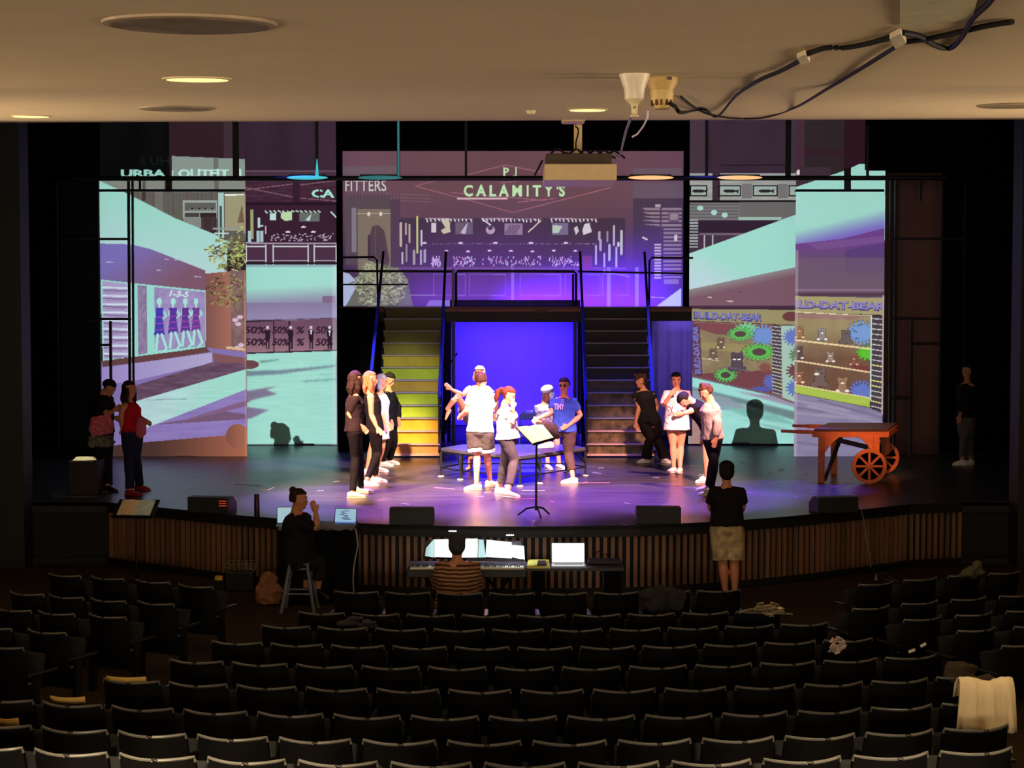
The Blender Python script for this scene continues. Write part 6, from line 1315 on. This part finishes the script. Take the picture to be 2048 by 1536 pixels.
# stool
q = G(602, 1218, 0); q.y -= .1; zt3 = P(602, 1122, q.y).z; t = thing('wooden_stool', 'tall grey wooden stool under the person with the laptops', 'stool', q); SG = mat('grey_stool_paint', (104, 108, 122), .6)
MB().lathe((q.x, q.y, zt3), [(.001, -.03), (.15, -.03), (.16, -.015), (.15, 0), (.001, 0)], 24).build('seat', SG, t, smooth=True)
cs = [(-1, -1), (1, -1), (1, 1), (-1, 1)]
for sx, sy in cs: MB().tube([q + Vector((sx*.10, sy*.10, zt3-.03)), q + Vector((sx*.19, sy*.19, 0))], [.018, .022], 8).build('leg', SG, t, smooth=True)
for h_, i in ((.22, 0), (.22, 2), (.34, 1), (.34, 3), (.5, 0), (.5, 2)):
    r_ = .10 + .09*(1-h_/zt3); (x0, y0), (x1, y1) = cs[i], cs[(i+1) % 4]; MB().tube([q + Vector((x0*r_, y0*r_, h_)), q + Vector((x1*r_, y1*r_, h_))], .011, 6).build('rung', SG, t, smooth=True)
# brown bag and wire basket
q = G(538, 1208, 0); b = MB(); b.loft([q + Vector((0, 0, .01)), q + Vector((0, 0, .10)), q + Vector((.0, 0, .22)), q + Vector((.0, 0, .32)), q + Vector((-.01, 0, .39))], [.13, .16, .145, .09, .03], [.1, .12, .1, .06, .02], n=16)
b.loft([q + Vector((.06, -.02, .22)), q + Vector((.13, -.04, .17)), q + Vector((.18, -.04, .15))], [.05, .04, .01], n=8)
o = remesh(b.build('tote_bag', mat('brown_bag_cloth', (140, 92, 62), .8, var=.3, scale=5, bump=.6)), .012, .07, .07, 1); tag(o, 'slouched brown cloth bag on the floor left of the stool', 'bag')
q = G(482, 1178, 0); t = thing('wire_basket', 'wire basket with small items on the floor left of the brown bag', 'basket', q); wm = mat('grey_wire', (120, 116, 96), .4, metal=.5); zb0 = .22
for z, s_ in ((zb0+.12, 1.), (zb0+.06, .92), (zb0, .85)):
    c4 = [q + Vector((sx*.18*s_, sy*.12*s_, z)) for sx, sy in cs]; MB().tube(c4 + [c4[0]], .005, 6).build('hoop', wm, t)
for i in range(7):
    u = -1 + i/3
    for sy in (-1, 1): MB().bar(q + Vector((u*.18, sy*.12, zb0+.12)), q + Vector((u*.153, sy*.1, zb0)), .005).build('wire', wm, t)
MB().box(q + Vector((0, 0, zb0/2)), (.34, .24, zb0-.005)).build('crate_base', mat('dark_crate', (22, 22, 18), .8), t)
crumple(492, 1151, q.y, .06, mat('tan_wrap', (170, 150, 100), .7), 'snack_packet', 'tan packet in the wire basket', 'packet', 3, .5)
tag(MB().box(P(438, 1156, q.y), (.10, .06, .06)).build('sponge', mat('bright_yellow', (236, 190, 70), .7, emit=(236, 190, 70), es=.0), bevel=.012), 'small bright yellow box left of the wire basket', 'box')
tag(MB().box(P(438, 1168, q.y) + Vector((0, 0, -.2)), (.16, .2, .48)).build('storage_bin', mat('black_bin', (10, 10, 10), .8), bevel=.01), 'black bin under the small yellow box', 'bin')
# book on its stand at the left
foot = P(272, 1017, 19.7); foot.z = 0; st2, tp2 = music_stand('black music stand in the pit at far left holding an open book', foot, P(272, 1017, 19.7).z, .52, .34, radians(56), radians(-6), 2, 0)
booklet('open book with one tan and one grey page on the far left music stand', tp2, .42, .30, PAPER3, PAPER2, foot + Vector((0, 0, P(272, 1017, 19.7).z)))
# podium with lit paper, far left on stage
q = G(166, 990, SZ); t = thing('podium', 'dark box podium at the far left of the stage', 'podium', q); k = F/q.y
MB().box(q + Vector((0, .2, .24)), (58/k, .4, .48)).build('body', mat('dark_podium', (30, 16, 16), .7), t, bevel=.01)
o = MB().prism([q + Vector((-.15, .02, .485)), q + Vector((-.01, .0, .485)), q + Vector((.17, .12, .485)), q + Vector((.1, .26, .52)), q + Vector((-.15, .24, .52))], (0, 0, .004)).build('lit_page', mat('lamp_lit_page', (250, 240, 200), .8)); tag(o, 'brightly lit sheet of paper on the dark podium at far left', 'paper')
l = bpy.data.lights.new('podium_lamp', 'SPOT'); l.energy = 5; l.color = (1, .9, .66); l.spot_size = radians(50); l.shadow_soft_size = .02; lo = bpy.data.objects.new('podium_lamp', l); COL.objects.link(lo); lo.location = q + Vector((-.05, .1, .95)); lo.rotation_euler = (0, 0, 0)
# cables on the floor
WC = mat('white_cable', (150, 140, 122), .5)
def cable(lb, pts, r=.006, m_=WC): return tag(MB().tube(pts, r, 6).build('cable', m_, smooth=True), lb, 'cable')
cable('white cable hanging from the right laptop down to the floor', [P(703, 1050, Yl-.1), P(712, 1060, Yl-.25), P(716, 1090, Yl-.27), P(708, 1130, Yl-.27), P(706, 1160, Yl-.27), P(708, 1190, Yl-.27)], .008)
yc = [G(1722, 1018, SZ), ]
cable('thin pale cable running from the right floor monitor over the stage front to the floor', [G(1716, 1014, SZ) + Vector((0, 0, .01)), G(1722, 1021, SZ) + Vector((0, 0, .01)), P(1728, 1040, 18.9), P(1732, 1075, 18.9), P(1740, 1110, 18.9), P(1742, 1135, 18.9), G(1752, 1148, .01), G(1768, 1158, .01), G(1798, 1163, .01)], .006, mat('tan_cable', (120, 104, 76), .6))
cable('loop of tan cable lying on the floor at right', [G(1752, 1146, .01), G(1766, 1145, .01), G(1780, 1154, .01), G(1800, 1164, .01)], .006, mat('tan_cable', (120, 104, 76), .6))
tag(MB().lathe(G(1752, 1160, 0), [(.001, 0), (.02, 0), (.006, .07), (.001, .08)], 10).build('cable_end', mat('white_plug', (200, 190, 180), .4)), 'small white plug standing on the floor below the tan cable', 'plug')
# ---------------------------------------------------------------- ceiling fixtures
def slope_frame(p):
    e = .05; n = Vector((0, -(ceil_z(p.x, p.y+e)-ceil_z(p.x, p.y-e))/(2*e), 1)).normalized(); return n.to_track_quat('Z', 'Y').to_matrix()
GRI = mat('grey_grille', (206, 184, 158), .8, var=.15, scale=200); GRR = mat('grille_rim', (150, 128, 100), .6)
for px, py, lb in ((380, 45, 'large round ceiling grille at the upper left'), (352, 216, 'round ceiling grille nearer the stage, below the lit downlight'), (2030, 210, 'round ceiling grille at the right frame edge')):
    p = onceil(px, py); M_ = slope_frame(p); t = thing('ceiling_grille', lb, 'ceiling speaker', p, 'round ceiling grilles')
    MB().lathe(p, [(.001, -.012), (.27, -.012), (.27, .002), (.001, .004)], 40, M_).build('grille', GRI, t); MB().lathe(p, [(.272, -.014), (.296, -.010), (.302, .004), (.272, .004), (.272, -.014)], 40, M_).build('rim', GRR, t, smooth=True)
GLO = mat('warm_lamp_glow', (255, 236, 150), .5, emit=(255, 238, 150), es=1.15)
for px, py, lb in ((395, 157, 'lit recessed downlight at the upper left of the ceiling'), (62, 232, 'lit recessed downlight at the far left near the ceiling edge'), (1175, 219, 'lit recessed downlight just above the projector mount')):
    p = onceil(px, py); M_ = slope_frame(p); t = thing('recessed_downlight', lb, 'ceiling light', p, 'recessed ceiling lights')
    MB().lathe(p, [(.001, -.010), (.15, -.010), (.15, .0), (.001, .001)], 32, M_).build('lens', GLO, t); MB().lathe(p, [(.152, -.008), (.172, -.006), (.174, .003), (.152, .003), (.152, -.008)], 32, M_).build('trim', PLAS, t, smooth=True)
# flared glass lamp with chain of parts
CRM = mat('ivory_fixture', (214, 196, 150), .5); GLS = mat('frosted_shade', (206, 190, 164), .4); BRS = mat('brass_base', (176, 140, 70), .5, var=.15)
p = onceil(1269, 148); t = thing('flared_ceiling_lamp', 'flared frosted lamp on the ceiling left of the beige alarm horn', 'lamp', p); d = p.y; k = F/d
zz = lambda py: P(1269, py, d).z - p.z
MB().lathe(p, [(.001, 0), (31/k, 0), (31/k, zz(150)), (26/k, zz(164)), (21/k, zz(178)), (19/k, zz(200)), (18/k, zz(200))], 28).build('shade', GLS, t, smooth=True)
MB().lathe(p, [(20/k, zz(199)), (15/k, zz(203)), (9/k, zz(208)), (7/k, zz(213)), (.001, zz(213))], 20).build('cup', CRM, t, smooth=True)
for sx in (-1, 1): MB().bar(p + Vector((sx*5/k, 0, zz(211))), p + Vector((sx*4/k, 0, zz(229))), .008).build('yoke', CRM, t)
MB().lathe(p, [(.001, zz(216)), (3/k, zz(218)), (3/k, zz(228)), (9/k, zz(231)), (9/k, zz(234)), (.001, zz(234))], 16).build('deflector', CRM, t)
p = onceil(1324, 155); t = thing('alarm_horn', 'beige slotted alarm horn on the ceiling where the black cables end', 'alarm', p); d = p.y; k = F/d; zz = lambda py: P(1324, py, d).z - p.z
MB().lathe(p, [(.001, 0), (31/k, 0), (31/k, zz(166)), (22/k, zz(182)), (22/k, zz(184)), (.001, zz(184))], 28).build('base', BRS, t, smooth=True)
MB().lathe(p, [(23/k, zz(182)), (23/k, zz(190)), (21/k, zz(206)), (14/k, zz(218)), (.001, zz(220))], 28).build('cap', mat('tan_cap', (196, 164, 96), .5), t, smooth=True)
for an in (-70, -35, -8, 22, 50): a = radians(an); MB().box(p + Vector((sin(a)*21/k, -cos(a)*21.5/k, zz(207))), (4/k, .012, 11/k), rz=a).build('slot', mat('dark_red_slot', (70, 26, 12), .6), t)
MB().box(p + Vector((12/k, -28/k, zz(161))), (9/k, .02, 5/k)).build('switch', mat('dark_switch', (50, 30, 14), .5), t)
bc = mat('black_cable', (18, 13, 14), .65, spec=.2); gc = mat('grey_loose_cable', (110, 104, 110), .5)
def oc(px, py, drop=.012): q = onceil(px, py); return q + Vector((0, 0, -drop))
def hang(px, py, Y): return P(px, py, Y)
Yh = p.y
cable('loose grey cable dangling from the alarm horn towards the projector', [hang(1296, 222, Yh), hang(1295, 236, Yh), hang(1287, 252, Yh+.1), hang(1275, 268, Yh+.2), hang(1264, 274, Yh+.2)], .005, mat('lilac_cable', (190, 176, 196), .5))
cable('grey cable curving from the flared lamp down to the projector', [hang(1262, 234, Yh+.3), hang(1252, 262, Yh+1.5), hang(1245, 290, Yh+4), hang(1241, 308, 15.6), hang(1238, 314, 16.2), hang(1232, 310, 16.4)], .008, gc)
def spline(pts, n=6):
    out = []
    for i in range(len(pts)-1):
        p0, p1, p2, p3 = pts[max(i-1, 0)], pts[i], pts[i+1], pts[min(i+2, len(pts)-1)]
        for j in range(n):
            u = j/n; out.append(.5*((2*p1) + (p2-p0)*u + (2*p0-5*p1+4*p2-p3)*u*u + (3*p1-p0-3*p2+p3)*u**3))
    return out + [pts[-1]]
cable('black cable from the alarm horn sagging up to the first white tape patch', spline([hang(1334, 204, Yh), hang(1350, 213, Yh-.1), hang(1362, 225, Yh-.15), oc(1385, 214, .03), oc(1410, 214, .02), oc(1434, 224, .04), oc(1470, 190), oc(1510, 160), oc(1560, 137), oc(1600, 116)]), .010, bc)
cable('black cable between the two white tape patches on the ceiling', spline([oc(1610, 104), oc(1650, 90), oc(1690, 89), oc(1740, 80), oc(1786, 66)]), .011, bc)
cable('long black cable dipping to the ceiling edge and up to the second tape patch', spline([oc(1362, 190), oc(1390, 212), oc(1420, 226), oc(1470, 234), oc(1530, 232), oc(1590, 212), oc(1660, 170), oc(1720, 133), oc(1790, 88)]), .009, bc)
cable('black cable from the second tape patch straight to the upper right', spline([oc(1806, 78), oc(1860, 70), oc(1920, 57), oc(1975, 44), oc(2025, 36)]), .011, bc)
cable('black cable looping from the second tape patch up to the frame corner', spline([oc(1806, 58), oc(1840, 66), oc(1870, 84), oc(1900, 90), oc(1925, 66), oc(1945, 30), oc(1975, 0), oc(1990, -20)]), .011, bc)
for px, py, r_, lb in ((1607, 108, 13, 'small patch of white tape holding one cable to the ceiling'), (1796, 68, 17, 'larger patch of white tape where the cables cross on the ceiling')):
    pts_ = [oc(px-r_, py-4, .025), oc(px+r_*.3, py-r_*.9, .025), oc(px+r_, py+5, .025), oc(px-r_*.3, py+r_, .025)]; tag(MB().prism(pts_, (0, 0, .02)).build('tape_patch', mat('white_ceiling_tape', (214, 196, 160), .7)), lb, 'tape', 'ceiling tape patches')
p0, p1, p2, p3 = oc(1800, -30, .004), oc(1960, -30, .004), oc(1945, 30, .004), oc(1800, 50, .004)
tag(MB().prism([p0, p1, p2, p3], (0, 0, -.008)).build('ceiling_access_panel', mat('pale_green_plate', (196, 184, 140), .7)), 'pale rectangular plate on the ceiling at the upper right', 'panel')
tag(MB().lathe(oc(1062, 221, 0), [(.001, -.03), (.03, -.03), (.045, 0), (.001, 0)], 16).build('sprinkler_rosette', CRM), 'tiny ceiling rosette left of the projector mount', 'fitting')
# ceiling projector
Yp = 16.6; t = thing('ceiling_projector', 'cream video projector hanging from the ceiling on a pole', 'projector', P(1160, 345, Yp)); k = F/Yp
PC = mat('cream_projector', (214, 184, 136), .5, var=.04); PD = mat('dark_projector_top', (66, 52, 36), .6)
a = P(1146, 239, Yp+.6); MB().box((a.x, Yp+.5, a.z), (48/k, .3, 18/k)).build('mount_plate', PC, t, bevel=.02); MB().box((P(1178, 0, Yp).x, Yp+.5, a.z), (14/k, .04, .02)).build('mount_arm', PC, t)
a = P(1156, 250, Yp+.5); c_ = P(1156, 320, Yp+.5); MB().tube([a, c_], 8.5/k, 14).build('pole', PC, t, smooth=True)
cable('thin black cable wound down the projector pole', spline([P(1150, 252, Yp+.38), P(1156, 258, Yp+.38), P(1156, 268, Yp+.38), P(1152, 284, Yp+.38), P(1152, 300, Yp+.38)]), .008, bc)
xl, xr = P(1089, 345, Yp).x, P(1234, 345, Yp).x; zt_, zb_ = P(1160, 327, Yp).z, P(1160, 360, Yp).z
MB().box(((xl+xr)/2, Yp+.47, (zt_+zb_)/2), (xr-xl, .90, zt_-zb_)).build('body', PC, t, bevel=.012)
MB().box(((xl+xr)/2-.01, Yp+.42, zt_+.06), (xr-xl-.06, .42, .13)).build('top_cover', PD, t, bevel=.01)
b = MB(); RW = random.Random(2)
for i in range(7):
    x0 = xl + .05 + i*.1; b.tube(spline([Vector((x0, Yp+.3, zt_+.1)), Vector((x0+.08, Yp+.25, zt_+.13+RW.random()*.05)), Vector((x0+.16, Yp+.3, zt_+.1+RW.random()*.04)), Vector((x0+.2, Yp+.35, zt_+.09))], 4), .012, 6)
b.build('cable_bundle', bc, t)
MB().lathe((xl+.2, Yp+.93, (zt_+zb_)/2), [(.001, 0), (.06, 0), (.07, .05), (.05, .06), (.001, .06)], 20, Matrix.Rotation(-pi/2, 3, 'X')).build('lens', mat('dark_lens', (16, 16, 22), .1), t)
MB().bar((xl-.02, Yp+.1, zt_+.04), (xl-.10, Yp, zb_+.05), .014).build('side_cable', bc, t)
